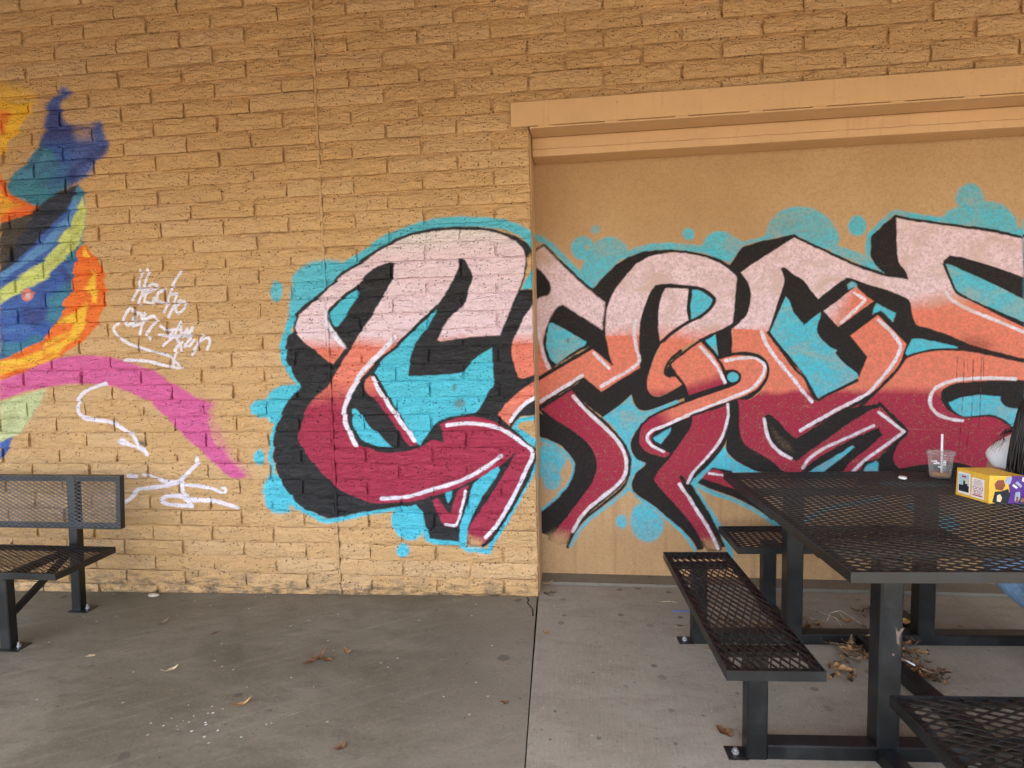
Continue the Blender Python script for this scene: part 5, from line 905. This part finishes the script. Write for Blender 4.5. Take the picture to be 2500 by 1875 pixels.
def on_cup(ang, z, w, h, parent, name='print_mark'):
    m = MB(); n = 6; V = []
    for zz in (z-h/2, z+h/2):
        r_ = .0437+(zz-.004)*.0855+.0006
        for i in range(n+1):
            a = ang+(i/n-.5)*w/r_; V.append((r_*math.cos(a), r_*math.sin(a), zz))
    m.add(V, [(i, i+1, n+2+i, n+1+i) for i in range(n)]); m.build(name, PRINT, parent)
fa = math.atan2(-3.3076+.243, 1.4975-3.226)   # side of the cup turned to the viewer
for da, z, w, h in ((-.62,.083,.016,.004),(-.36,.086,.012,.005),(-.25,.079,.016,.004),(-.42,.073,.014,.006),(-.14,.074,.010,.005),(.02,.060,.022,.0035),(.0,.056,.012,.003),(.34,.091,.013,.002),(.34,.083,.011,.007),(.34,.074,.012,.003),(.34,.068,.013,.002),(.27,.080,.0015,.022),(.41,.080,.0015,.022)):
    on_cup(fa+da, z, w, h, cup)
# bottle cap
cap = tag(MB().lathe([(0,.001),(.017,.001),(.0185,.004),(.0182,.0105),(.0165,.012),(0,.012)], (0,0,0), 24).build('bottle_cap', WHITE, None, (3.032, -.290, TT)), 'small round white bottle cap lying on the table mesh', 'cap')

# meal box lying on its side
YEL = simple('yellow_card', (.80,.46,.055), .5, .4, .05); PUR = simple('purple_card', (.10,.03,.22), .5, .4, .2); CARD = simple('white_card', (.80,.78,.74), .55, .4, .03)
DOT = simple('orange_print', (.62,.24,.03), .6, .3, .05); REDP = simple('dark_red_print', (.42,.03,.05), .6, .3, .05); BLKP = simple('black_print', (.02,.02,.025), .6, .3, .1)
SKYP = simple('pale_blue_print', (.42,.55,.62), .6, .3, .15, 200); BRNP = simple('brown_print', (.25,.07,.03), .6, .3, .2); GRYP = simple('grey_print', (.35,.38,.45), .6, .3, .1); CREP = simple('cream_print', (.72,.58,.35), .6, .3, .1)
box = empty('meal_box', (3.155, -.705, TT)); tag(box, 'yellow and purple printed card meal box lying on its side near the table edge', 'box')
A_ = Vector((-.043, .143)); B_ = Vector((.142, .006)); HB = .118       # left edge, right edge directions from the near corner
def bxp(u, v, z): q = A_*u+B_*v; return (q.x, q.y, z)
V = [bxp(0,0,0), bxp(0,1,0), bxp(1,1,0), bxp(1,0,0), bxp(-.0,0,HB), bxp(0,1,HB-.004), bxp(1,1,HB), bxp(1.0,.02,HB+.001)]
MB().add(V, [(0,3,2,1),(4,5,6,7),(1,2,6,5),(2,3,7,6),(3,0,4,7)]).build('carton', YEL, box)
MB().add([bxp(0,.0,0), bxp(0,1,0), bxp(0,1,HB-.004), bxp(0,0,HB)], [(0,1,2,3)]).build('front_panel', YEL, box)
fl = MB(); fl.add([bxp(1.0,.02,HB+.0016), bxp(.62,.42,HB+.006), bxp(0.06,.9,HB+.0016), bxp(0.0,0.0,HB+.0016), bxp(1.0,.02,HB+.0010), bxp(.62,.42,HB+.005), bxp(0.06,.9,HB+.0006), bxp(0,0,HB+.0010)], [(0,3,1),(3,2,1),(4,5,7),(7,5,6)]); fl.build('top_flap', YEL, box)
def on_left(u0, u1, z0, z1, off, mat, name, skew=0., parent=None):   # u runs from the near corner to the back
    n = Vector((-A_.y, A_.x)).normalized()*1.0; n = -n if n.x > 0 else n
    V = []
    for o_ in (off-.0006, off):
        for u, z in ((u0, z0), (u1, z0+skew), (u1, z1+skew), (u0, z1)):
            q = A_*u; V.append((q.x+n.x*o_, q.y+n.y*o_, z))
    return MB().add(V, [(4,7,6,5),(0,1,2,3),(0,4,5,1),(1,5,6,2),(2,6,7,3),(3,7,4,0)]).build(name, mat, parent or box)
def on_front(v0, v1, z0, z1, off, mat, name, pts=None):
    n = Vector((B_.y, -B_.x)).normalized(); V = []
    P_ = pts or [(v0,z0),(v1,z0),(v1,z1),(v0,z1)]
    for o_ in (off-.0006, off):
        for v, z in P_:
            q = B_*v; V.append((q.x+n.x*o_, q.y+n.y*o_, z))
    k = len(P_)
    return MB().add(V, [tuple(range(k))[::-1], tuple(range(k, 2*k))]+[(i, (i+1) % k, k+(i+1) % k, k+i) for i in range(k)]).build(name, mat, box)
ph = on_left(.55, .93, .012, .105, .0012, CARD, 'photo_card'); on_left(.585, .895, .022, .098, .0016, SKYP, 'photo_print', parent=ph)
on_left(.585, .895, .022, .050, .0020, BLKP, 'photo_print', parent=ph); on_left(.63, .76, .050, .070, .0020, BLKP, 'photo_print', parent=ph); on_left(.62, .70, .058, .078, .0022, CREP, 'photo_print', parent=ph)
on_left(.68, .80, .084, .092, .0022, REDP, 'photo_print', parent=ph)
tc = on_left(.13, .50, .010, .094, .0016, CARD, 'text_card')
for z, a, b, hh in ((.018,.17,.46,.005),(.026,.20,.44,.003),(.066,.18,.45,.0014),(.071,.20,.44,.0014),(.076,.17,.46,.0014),(.081,.2,.42,.0014),(.086,.22,.44,.0014)):
    on_left(a, b, z, z+hh, .0020, REDP, 'text_line', parent=tc)
def word(txt, u, z, size):
    cu = bpy.data.curves.new('printed_word', 'FONT'); cu.body = txt; cu.size = size; cu.align_x = 'CENTER'; cu.extrude = .0001; cu.offset = .0001
    t_ = bpy.data.objects.new('tmp', cu); COL.objects.link(t_); bpy.context.view_layer.update()
    me = bpy.data.meshes.new_from_object(t_.evaluated_get(bpy.context.evaluated_depsgraph_get())); bpy.data.objects.remove(t_); me.materials.clear()
    o = obj('printed_word', me, REDP, tc)
    n = Vector((-A_.y, A_.x, 0)).normalized(); n = -n if n.x > 0 else n
    up = Vector((0,0,-1)); rt = up.cross(n)
    o.matrix_local = Matrix((( rt.x, up.x, n.x, A_.x*u+n.x*.0022), (rt.y, up.y, n.y, A_.y*u+n.y*.0022), (rt.z, up.z, n.z, z), (0,0,0,1)))
word('DUO', .31, .060, .021); word('YOUR', .31, .043, .0145)
for i in range(44):
    u = .03+.94*((i*7) % 11)/11+rnd.uniform(-.02, .02); z = .006+.106*(i//11*2+(i % 2))/8
    if (.10 < u < .53 and z < .098) or (.52 < u < .95 and z < .108 and z > .008): continue
    on_left(u-.011, u+.011, z-.0015, z+.0015, .0008, DOT, 'dot')
on_front(0,0,0,0,.0010, PUR, 'purple_print', [(.46,.0),(1.,.0),(1.,HB-.004),(.60,HB-.002),(.52,.085),(.57,.05)])
on_front(0,0,0,0,.0012, BLKP, 'black_print', [(.10,.006),(.20,.0),(.52,.0),(.58,.035),(.52,.062),(.34,.052),(.16,.05)])
on_front(0,0,0,0,.0012, BRNP, 'brown_print', [(.18,.060),(.36,.054),(.44,.076),(.38,.100),(.22,.098),(.14,.082)])
on_front(0,0,0,0,.0016, CREP, 'cream_print', [(.22,.010),(.32,.006),(.36,.024),(.30,.040),(.22,.034)])
on_front(0,0,0,0,.0012, GRYP, 'grey_print', [(.40,.088),(.56,.080),(.62,.110),(.48,.113)])
on_front(0,0,0,0,.0016, CARD, 'white_print', [(.62,.075),(.74,.062),(.78,.068),(.66,.082)])
on_front(0,0,0,0,.0016, GRYP, 'grey_print', [(.70,.085),(.86,.066),(.90,.074),(.76,.094)])
on_front(0,0,0,0,.0016, GRYP, 'grey_print', [(.70,.012),(.78,.002),(.86,.020),(.84,.050),(.72,.046)])
on_front(0,0,0,0,.0020, BRNP, 'brown_print', [(.74,.006),(.79,.004),(.80,.028),(.75,.030)])
on_front(0,0,0,0,.0016, CARD, 'white_print', [(.88,.094),(.97,.090),(.98,.108),(.90,.111)])
for i in range(26):
    v = .02+rnd.random()*.34; z = .006+rnd.random()*.10; on_front(v-.008, v+.008, z-.0015, z+.0015, .0007, DOT, 'dot')

# ------------------------------------------------------------------ seated person at the right edge
SKIN = simple('warm_skin', (.42,.22,.14), .5, .4, .08, 40); SHIRT = simple('white_cotton', (.82,.83,.86), .85, .2, .06, 14, .006)
JEANS = simple('blue_denim', (.17,.27,.42), .9, .2, .16, 60, .003); HAIR = simple('dark_hair', (.012,.009,.008), .42, .5, .3, 20); SHOE = simple('white_shoe', (.6,.6,.58), .6, .3, .05)
dg = bpy.context.evaluated_depsgraph_get
def skinned(name, chains, mat, parent, sub=2, root=0):
    V = []; E = []; R = []; idx = {}
    for ch in chains:
        last = None
        for p, r in ch:
            key = tuple(round(c, 4) for c in p)
            if key not in idx: idx[key] = len(V); V.append(p); R.append(r)
            if last is not None and idx[key] != last: E.append((last, idx[key]))
            last = idx[key]
    me = bpy.data.meshes.new(name); me.from_pydata(V, E, []); me.update()
    t = bpy.data.objects.new('tmp', me); COL.objects.link(t)
    t.modifiers.new('s', 'SKIN')
    if not me.skin_vertices:
        bm = bmesh.new(); bm.from_mesh(me); bm.verts.layers.skin.verify(); bm.to_mesh(me); bm.free()
    for i, sv in enumerate(me.skin_vertices[0].data):
        r = R[i]; sv.radius = (r, r) if not isinstance(r, tuple) else r
        sv.use_root = (i == root)
    s2 = t.modifiers.new('u', 'SUBSURF'); s2.levels = sub; s2.render_levels = sub
    bpy.context.view_layer.update()
    ev = t.evaluated_get(dg()); m2 = bpy.data.meshes.new_from_object(ev); bpy.data.objects.remove(t)
    m2.polygons.foreach_set('use_smooth', [True]*len(m2.polygons)); m2.name = name
    m2.materials.clear()
    return obj(name, m2, mat, parent)
pr = empty('person', (3.66, -.76, 0)); tag(pr, 'person with long dark hair, white t-shirt and blue jeans seated at the table', 'person')
PO = Vector((3.66, -.76, 0)); DX = Vector((0,0,0))
def w_(*p): return tuple(Vector(p)-PO+DX)
pel, bel, che, nk, hb = w_(3.68,-.68,.52), w_(3.64,-.67,.66), w_(3.555,-.64,.88), w_(3.51,-.63,1.03), w_(3.475,-.625,1.07)
shR, elR, wrR = w_(3.455,-.475,1.0), w_(3.38,-.375,.862), w_(3.335,-.54,.824)
shL, elL, wrL = w_(3.54,-.82,.975), w_(3.46,-.93,.835), w_(3.37,-.80,.818)
hiR, knR, anR, toR = w_(3.64,-.62,.50), w_(3.225,-.64,.492), w_(3.72,-.65,.10), w_(3.58,-.645,.05)
hiL, knL, anL, toL = w_(3.64,-.80,.50), w_(3.28,-.86,.486), w_(3.73,-.87,.10), w_(3.59,-.875,.05)
def lerp(a, b, t): return tuple(Vector(a).lerp(Vector(b), t))
chains = [[(pel,.12),(bel,.115),(che,.125),(nk,.055),(hb,.055)],
 [(che,.125),(shR,.052),(lerp(shR,elR,.5),.045),(elR,.040),(lerp(elR,wrR,.5),.036),(wrR,.026)],
 [(che,.125),(shL,.052),(lerp(shL,elL,.5),.045),(elL,.040),(lerp(elL,wrL,.5),.036),(wrL,.026)],
 [(pel,.12),(hiR,.092),(lerp(hiR,knR,.55),.078),(knR,.060),(lerp(knR,anR,.35),.055),(anR,.036)],
 [(pel,.12),(hiL,.092),(lerp(hiL,knL,.55),.078),(knL,.060),(lerp(knL,anL,.35),.055),(anL,.036)]]
for wr, el, s in ((wrR, elR, 1), (wrL, elL, -1)):
    d = (Vector(wr)-Vector(el)).normalized(); sd = Vector((0,0,1)).cross(d).normalized()
    palm = Vector(wr)+d*.05; 
    chains.append([(wr,.026),(tuple(palm), (.034,.016))])
    for k, (o_, ln) in enumerate(((-.030,.066),(-.010,.078),(.010,.074),(.029,.058))):
        b = palm+d*.022+sd*o_; chains.append([(tuple(palm), (.034,.016)),(tuple(b),.0095),(tuple(b+d*ln*.5+Vector((0,0,.006))),.0085),(tuple(b+d*ln+Vector((0,0,-.010))),.007)])
    tb_ = Vector(wr)+d*.02+sd*(.03*s); chains.append([(wr,.026),(tuple(tb_+d*.01),.011),(tuple(tb_+d*.045+sd*(.022*s)),.0095),(tuple(tb_+d*.075+sd*(.024*s)),.0075)])
body = skinned('body', chains, SKIN, pr)
# head: shaped sphere with brow, nose, chin and ears
bm = bmesh.new(); bmesh.ops.create_icosphere(bm, subdivisions=4, radius=1.)
face = Vector((-.86,-.02,-.50)).normalized(); upv = Vector((-.50,0,.86)).normalized(); rt = face.cross(upv)
hc = Vector(w_(3.435,-.62,1.13))
for v in bm.verts:
    p = v.co; a, b, c = p.x, p.y, p.z      # a right, b face, c up
    sx_, sy_, sz_ = .076, .094, .112
    if c < -.2: sx_ *= 1-.38*(-c-.2); sy_ *= 1-.12*(-c-.2)
    q = Vector((a*sx_, b*sy_, c*sz_))
    if b > .55:
        q.y += .020*math.exp(-((a/.16)**2+((c+.16)/.22)**2))      # nose
        for e_ in (-.36, .36): q.y -= .009*math.exp(-(((a-e_)/.17)**2+((c-.06)/.13)**2))   # eye sockets
        q.y += .006*math.exp(-((a/.28)**2+((c+.50)/.08)**2))-.004*math.exp(-((a/.30)**2+((c+.56)/.035)**2))   # lips
        q.y += .008*math.exp(-((a/.25)**2+((c+.86)/.16)**2))       # chin
    for e_ in (-1, 1): q.x += e_*.016*math.exp(-(((a-e_)/.25)**2+((b+.05)/.16)**2+((c+.05)/.26)**2))   # ears
    v.co = hc+rt*q.x+face*q.y+upv*q.z
me = bpy.data.meshes.new('head'); bm.to_mesh(me); bm.free(); me.polygons.foreach_set('use_smooth', [True]*len(me.polygons))
hd = obj('head', me, SKIN, pr)
EYE = simple('eye_dark', (.03,.02,.015), .2, .6)
for e_ in (-.030, .030):
    c = hc+rt*e_+face*.080+upv*.007; MB().lathe([(0,-.008),(.006,-.005),(.008,0),(.006,.005),(0,.008)], tuple(c), 10).build('eye', EYE, hd)
# clothes follow the body
S1 = skinned('t_shirt', [[(lerp(pel,bel,.2),.145),(bel,.150),(che,.155),(lerp(che,nk,.55),.085)],
  [(che,.155),(shR,.082),(lerp(shR,elR,.5),.084),(lerp(shR,elR,.98),.078)], [(che,.155),(shL,.074),(lerp(shL,elL,.45),.074),(lerp(shL,elL,.78),.070)]], SHIRT, pr)
for v in S1.data.vertices: v.co += v.normal*(.006*mn.noise(v.co*14)+.004*mn.noise(v.co*31))
skinned('jeans', [[(bel,.118),(pel,.135)],[(pel,.135),(hiR,.106),(lerp(hiR,knR,.55),.094),(knR,.084),(lerp(knR,anR,.4),.07),(lerp(knR,anR,.9),.060)],
  [(pel,.135),(hiL,.106),(lerp(hiL,knL,.55),.094),(knL,.074),(lerp(knL,anL,.4),.066),(lerp(knL,anL,.9),.060)]], JEANS, pr)
for an, to in ((anR, toR), (anL, toL)):
    skinned('shoe', [[(tuple(Vector(an)+Vector((.03,0,-.035))),(.042,.045)),(lerp(an,to,.5)[:2]+(.052,),(.045,.042)),(tuple(Vector(to)),(.042,.030))]], SHOE, pr)
# hair: cap plus many hanging locks
hr = random.Random(3); g = MB()
for i in range(1500):
    th = hr.uniform(-math.pi, math.pi); ph = hr.uniform(-.05, 1.25)
    a = math.cos(ph)*math.sin(th); b = -math.cos(ph)*math.cos(th)*.98; c = math.sin(ph)
    if b > .62 and c < .55: continue
    start = hc+rt*(a*.084)+face*(b*.101)+upv*(c*.119)
    pts = [start]; p = start.copy(); ln = hr.uniform(.20, .33)
    out = (rt*a+face*b*.6).normalized() if (abs(a)+abs(b)) > .05 else rt
    sgn = 1 if a > 0 else -1
    fl = hr.uniform(0, 1)
    d = (out*.5+Vector((0,0,-.6))).normalized()
    for k in range(9):
        t = k/8
        grav = Vector((0,0,-1)); d = (d*.5+grav*.5+face*.05*(1 if fl > .35 else -.2)+Vector((hr.uniform(-.05,.05), hr.uniform(-.05,.05), 0))).normalized()
        p = p+d*ln/9
        q = p-hc; e = (q.dot(rt)/.088)**2+(q.dot(face)/.105)**2+(q.dot(upv)/.124)**2
        if e < 1.: p = hc+q*(1/math.sqrt(max(e, .05)))
        pts.append(p.copy())
    g.tube(pts, [.0026]*(len(pts)-3)+[.0022,.0016,.0006], 4)
for k in range(14):    # loose wisps blown in front of the sleeve
    s0 = hc+rt*hr.uniform(-.06, .02)+upv*.05+face*.06; e1 = hr.uniform(0, .05); e2 = hr.uniform(-.03, .03)
    g.tube([tuple(s0), (3.375-PO.x-e1*.5, -.58-PO.y, 1.115-e1), (3.325-PO.x-e1*.4, -.54-PO.y, 1.085-e1), (3.285-PO.x+e1, -.52-PO.y, 1.05-e1+e2*.4), (3.262-PO.x+e1*1.2, -.51-PO.y, .995-e1*.5+e2)], [.0018,.0015,.0012,.0008,.0004], 4)
g.build('hair', HAIR, pr)

# ------------------------------------------------------------------ fallen leaves and litter
def leaf_mesh(name, ln, wd_, curl, twist, seed, lobes=0):
    r = random.Random(seed); nu, nv = 12, 4; V = []; F = []
    for i in range(nu+1):
        t = i/nu; w = wd_*math.sin(math.pi*min(1, t*.96+.03))**.8*(1-.25*t)
        if lobes: w *= .55+.45*abs(math.cos(math.pi*t*lobes))
        for j in range(-nv//2, nv//2+1):
            s_ = j/(nv/2); x = ln*(t-.5); y = w*.5*s_
            z = curl*((t-.5)**2*ln*1.3)+abs(s_)**1.4*w*.30*(1+.5*math.sin(t*9+seed))+twist*(t-.5)*s_*w
            V.append((x, y+.06*ln*math.sin(t*3+seed), z+r.uniform(0, .0015)))
    W = nv+1
    for i in range(nu):
        for j in range(nv): F.append((i*W+j, (i+1)*W+j, (i+1)*W+j+1, i*W+j+1))
    z0 = min(v[2] for v in V); V = [(a, b, c-z0) for a, b, c in V]
    return mesh_from(name, V, F, True)
def leaf_mat(name, c): return simple(name, c, .75, .25, .35, 60, .002)
LB = [leaf_mat('leaf_tan', (.34,.20,.085)), leaf_mat('leaf_brown', (.16,.075,.032)), leaf_mat('leaf_grey_brown', (.17,.115,.07)), leaf_mat('leaf_ochre', (.42,.235,.075)), leaf_mat('leaf_pale', (.52,.40,.22))]
def leaf(x, y, ln, wd_, rz, mat, label, curl=.5, twist=.6, seed=1, lobes=0, z=None, group='fallen leaves on the walkway'):
    o = obj('dry_leaf', leaf_mesh('dry_leaf', ln, wd_, curl, twist, seed, lobes), LB[mat]); o.location = (x, y, (slab_z(x) if z is None else z)+.0015); o.rotation_euler = (0, 0, math.radians(rz))
    return tag(o, label, 'leaf', group)
leaf(-.87,-.41,.085,.022,55,2,'dark curled leaf on the left slab nearest the bench post',1.2,1.2,2)
leaf(-.485,-.852,.075,.022,42,4,'pale narrow leaf on the left slab in front of the bench end',.8,.8,3)
leaf(.02,-1.088,.095,.026,28,0,'long tan leaf lying in the open middle of the left slab',.9,.6,4)
leaf(.175,-.755,.085,.028,48,1,'dark brown leaf at the bottom of the three-leaf clump',.7,1.,5)
leaf(.205,-.725,.090,.024,65,1,'dark brown leaf leaning upright in the three-leaf clump',1.5,1.2,6)
leaf(.25,-.735,.055,.030,10,1,'small rust brown leaf on the right side of the three-leaf clump',.3,.4,7)
leaf(.324,-.664,.060,.034,-20,0,'short light tan leaf just right of the dark leaf clump',1.4,.5,8)
leaf(.566,-1.323,.050,.030,60,1,'small dark folded leaf at the bottom edge of the left slab',1.2,1.,9)
leaf(-.489,-.494,.070,.010,38,1,'thin brown twig-like leaf between the bench and the clump',.1,.3,10)
leaf(-.997,-.751,.045,.022,20,4,'tiny pale leaf flake below the bench brace',.2,.3,11)
leaf(1.15,-1.015,.038,.020,0,1,'small reddish leaf scrap left of the slab joint',.8,.6,12)
leaf(1.283,-.434,.046,.020,-50,0,'tan oval leaf just right of the slab joint',.6,.4,13)
leaf(2.005,-1.13,.070,.048,-40,1,'broad brown leaf on the right slab beside the near seat post',.5,.5,14)
leaf(2.624,-.662,.085,.05,5,0,'flat tan leaf between the side seat and the near table leg',.2,.3,15)
leaf(2.822,-.209,.095,.040,115,0,'upright brown leaf standing behind the far base bar',1.6,1.,16)
leaf(3.04,-.30,.105,.075,-30,3,'light ochre lobed oak leaf resting on the far base bar',.5,.3,17,3,.06)
leaf(1.262,.150,.075,.030,30,0,'curled tan leaf in the corner where block wall meets the ledge',1.,.8,18)
leaf(2.70,-1.16,.09,.03,-55,3,'ochre leaf beneath the near seat beside the table leg',.6,.5,19)
def pile(name, spots, label, seed):
    r = random.Random(seed); mats = LB+[leaf_mat('leaf_dark', (.08,.045,.025))]; V = []; F = []; MI = []
    for cx, cy, n, sx_, sy_, hh in spots:
        for _ in range(n):
            x, y = r.gauss(cx, sx_), r.gauss(cy, sy_); kind = r.random()
            ln, w = (r.uniform(.018,.065), r.uniform(.008,.028)) if kind < .75 else (r.uniform(.04,.10), r.uniform(.0015,.003))
            me = leaf_mesh('t', ln, w, r.uniform(.2, 1.2), r.uniform(-1, 1), r.randint(0, 999)); Mx = Matrix.Translation((x, y, .002+r.random()*hh)) @ Matrix.Rotation(r.uniform(0, 6.28), 4, 'Z') @ Matrix.Rotation(r.uniform(-.5, .5), 4, 'X')
            o = len(V); V += [tuple(Mx @ v.co) for v in me.vertices]; mi = r.choice((0,1,1,2,2,3,5,5,5,1)) if kind < .75 else r.choice((4,0,2)); k0 = len(F)
            F += [tuple(i+o for i in p.vertices) for p in me.polygons]; MI += [mi]*(len(F)-k0); bpy.data.meshes.remove(me)
    V = [(a, b, max(c, slab_z(a)+.002)) for a, b, c in V]
    me = mesh_from(name, V, F, True)
    for m_ in mats: me.materials.append(m_)
    me.polygons.foreach_set('material_index', MI)
    return tag(obj(name, me, None), label, 'leaf litter', kind='stuff')
pile('leaf_litter', [(2.72,-.50,60,.04,.05,.04),(2.90,-.52,150,.05,.075,.05),(2.93,-.68,80,.045,.05,.035),(2.55,-.29,60,.09,.03,.025),(3.05,-.16,80,.06,.07,.025),(2.30,-.36,60,.11,.05,.02),(2.66,-.68,14,.06,.05,.004),(2.16,-.30,10,.10,.08,.01),(2.84,-.86,8,.03,.05,.02)], 'drifts of dry leaves and stalks caught along the table base bars', 5)
pile('leaf_litter', [(x_, .275, 6, .09, .014, .01) for x_ in (1.35,1.6,1.9,2.4,2.85,3.1,3.4)]+[(1.27,.02,5,.02,.03,.01)], 'thin line of leaf crumbs along the foot of the stucco wall', 6)
STRAWC = leaf_mat('dry_straw', (.60,.48,.31))
def straw(pts, label, r=.0018): 
    p0 = Vector(pts[0]); o = MB().tube([tuple(Vector(p)-p0) for p in pts], r, 5, r*.5).build('dry_stalk', STRAWC); o.location = p0; return tag(o, label, 'stalk')
straw([(2.68,-.03,.004),(2.74,-.14,.02),(2.77,-.22,.035),(2.78,-.27,.004)], 'straight pale dry stalk leaning on the far base bar')
straw([(2.73,-.20,.004),(2.77,-.15,.03),(2.83,-.12,.03),(2.88,-.18,.01),(2.90,-.25,.003)], 'bent pale dry stalk arching behind the far base bar')
straw([(1.90,-.03,.003),(1.96,-.02,.006),(2.02,-.035,.003)], 'single straw stalk lying on the slab near the ledge')
straw([(2.13,.0,.003),(2.17,-.06,.006),(2.24,-.09,.005),(2.30,-.10,.003)], 'pale bent stalk seen through the side seat mesh')
BLUE = simple('blue_wrapper', (.05,.16,.50), .4, .5, .1)
tag(MB().box((1.96,-.143,.002), (2.075,-.128,.006)).build('plastic_strip', BLUE), 'thin blue plastic strip lying left of the far seat post', 'strip')
BRC = simple('brown_card', (.22,.12,.06), .8, .2, .15)
o = MB().add([(0,0,.0015),(.10,.02,.0015),(.105,.055,.004),(.05,.045,.008),(.005,.035,.003)], [(0,1,2,3,4)]).build('paper_scrap', BRC); o.location = (2.03,-.55,.001); tag(o, 'torn brown card scrap under the side seat', 'scrap')
o = MB().add([(0,0,.002),(.05,-.06,.01),(.075,-.05,.02),(.02,.03,.05)], [(0,1,2,3)]).build('paper_scrap', CARD); o.location = (2.52,-.20,.001); tag(o, 'white paper scrap beside the far table leg', 'scrap')
sp = MB(); 
sp.tube([(0,0,.006),(.02,-.03,.008),(.035,-.055,.006)], .004, 6); sp.lathe([(0,-.003),(.012,0),(.013,.003),(0,.004)], (-.006,.008,.006), 10); o = sp.build('plastic_spoon', WHITE); o.location = (2.885,-.60,.035); tag(o, 'white plastic spoon end lying in the leaf drift', 'spoon')
ROCK = simple('pale_pebble', (.45,.38,.29), .9, .2, .2, 40, .004)
bm = bmesh.new(); bmesh.ops.create_icosphere(bm, subdivisions=3, radius=1.)
for v in bm.verts: v.co = Vector((v.co.x*.036, v.co.y*.018, v.co.z*.011+.009))*(1+.18*mn.noise(v.co*2.1))
me = bpy.data.meshes.new('pebble'); bm.to_mesh(me); bm.free(); me.polygons.foreach_set('use_smooth', [True]*len(me.polygons))
o = obj('pebble', me, ROCK); o.location = (-1.19,-.065,slab_z(-1.19)); tag(o, 'pale flat pebble against the block wall behind the bench', 'pebble')
# white paint spatter
sv = random.Random(9); g = MB()
for i in range(34):
    x, y = (sv.gauss(-.10, .13), sv.gauss(-1.20, .06)) if i < 22 else (sv.uniform(-1, 1.1), sv.uniform(-1.4, -.2)); r_ = sv.uniform(.002, .009 if i < 10 else .005); n = 9
    ring = [(x+r_*sv.uniform(.6,1.25)*math.cos(6.283*k/n), y+r_*sv.uniform(.6,1.25)*math.sin(6.283*k/n)) for k in range(n)]
    g.add([(a, b, slab_z(a)+.0012) for a, b in ring], [tuple(range(n))])
tag(g.build('paint_spatter', simple('white_paint_drops', (.62,.66,.62), .6, .3, .1)), 'pale paint drops spattered over the left slab', 'paint drops', kind='stuff')
# crack at the slab corner
g = MB(); pts = [(1.150,-.02),(1.163,-.06),(1.158,-.09),(1.172,-.12),(1.186,-.15),(1.196,-.17),(1.203,-.25)]
for (a, b), (c, d) in zip(pts[:-1], pts[1:]):
    g.add([(a-.004, b, slab_z(a)+.001), (a+.004, b, slab_z(a)+.001), (c+.004, d, slab_z(c)+.001), (c-.004, d, slab_z(c)+.001)], [(0,1,2,3)])
tag(g.build('slab_crack', DIRT), kind='structure')
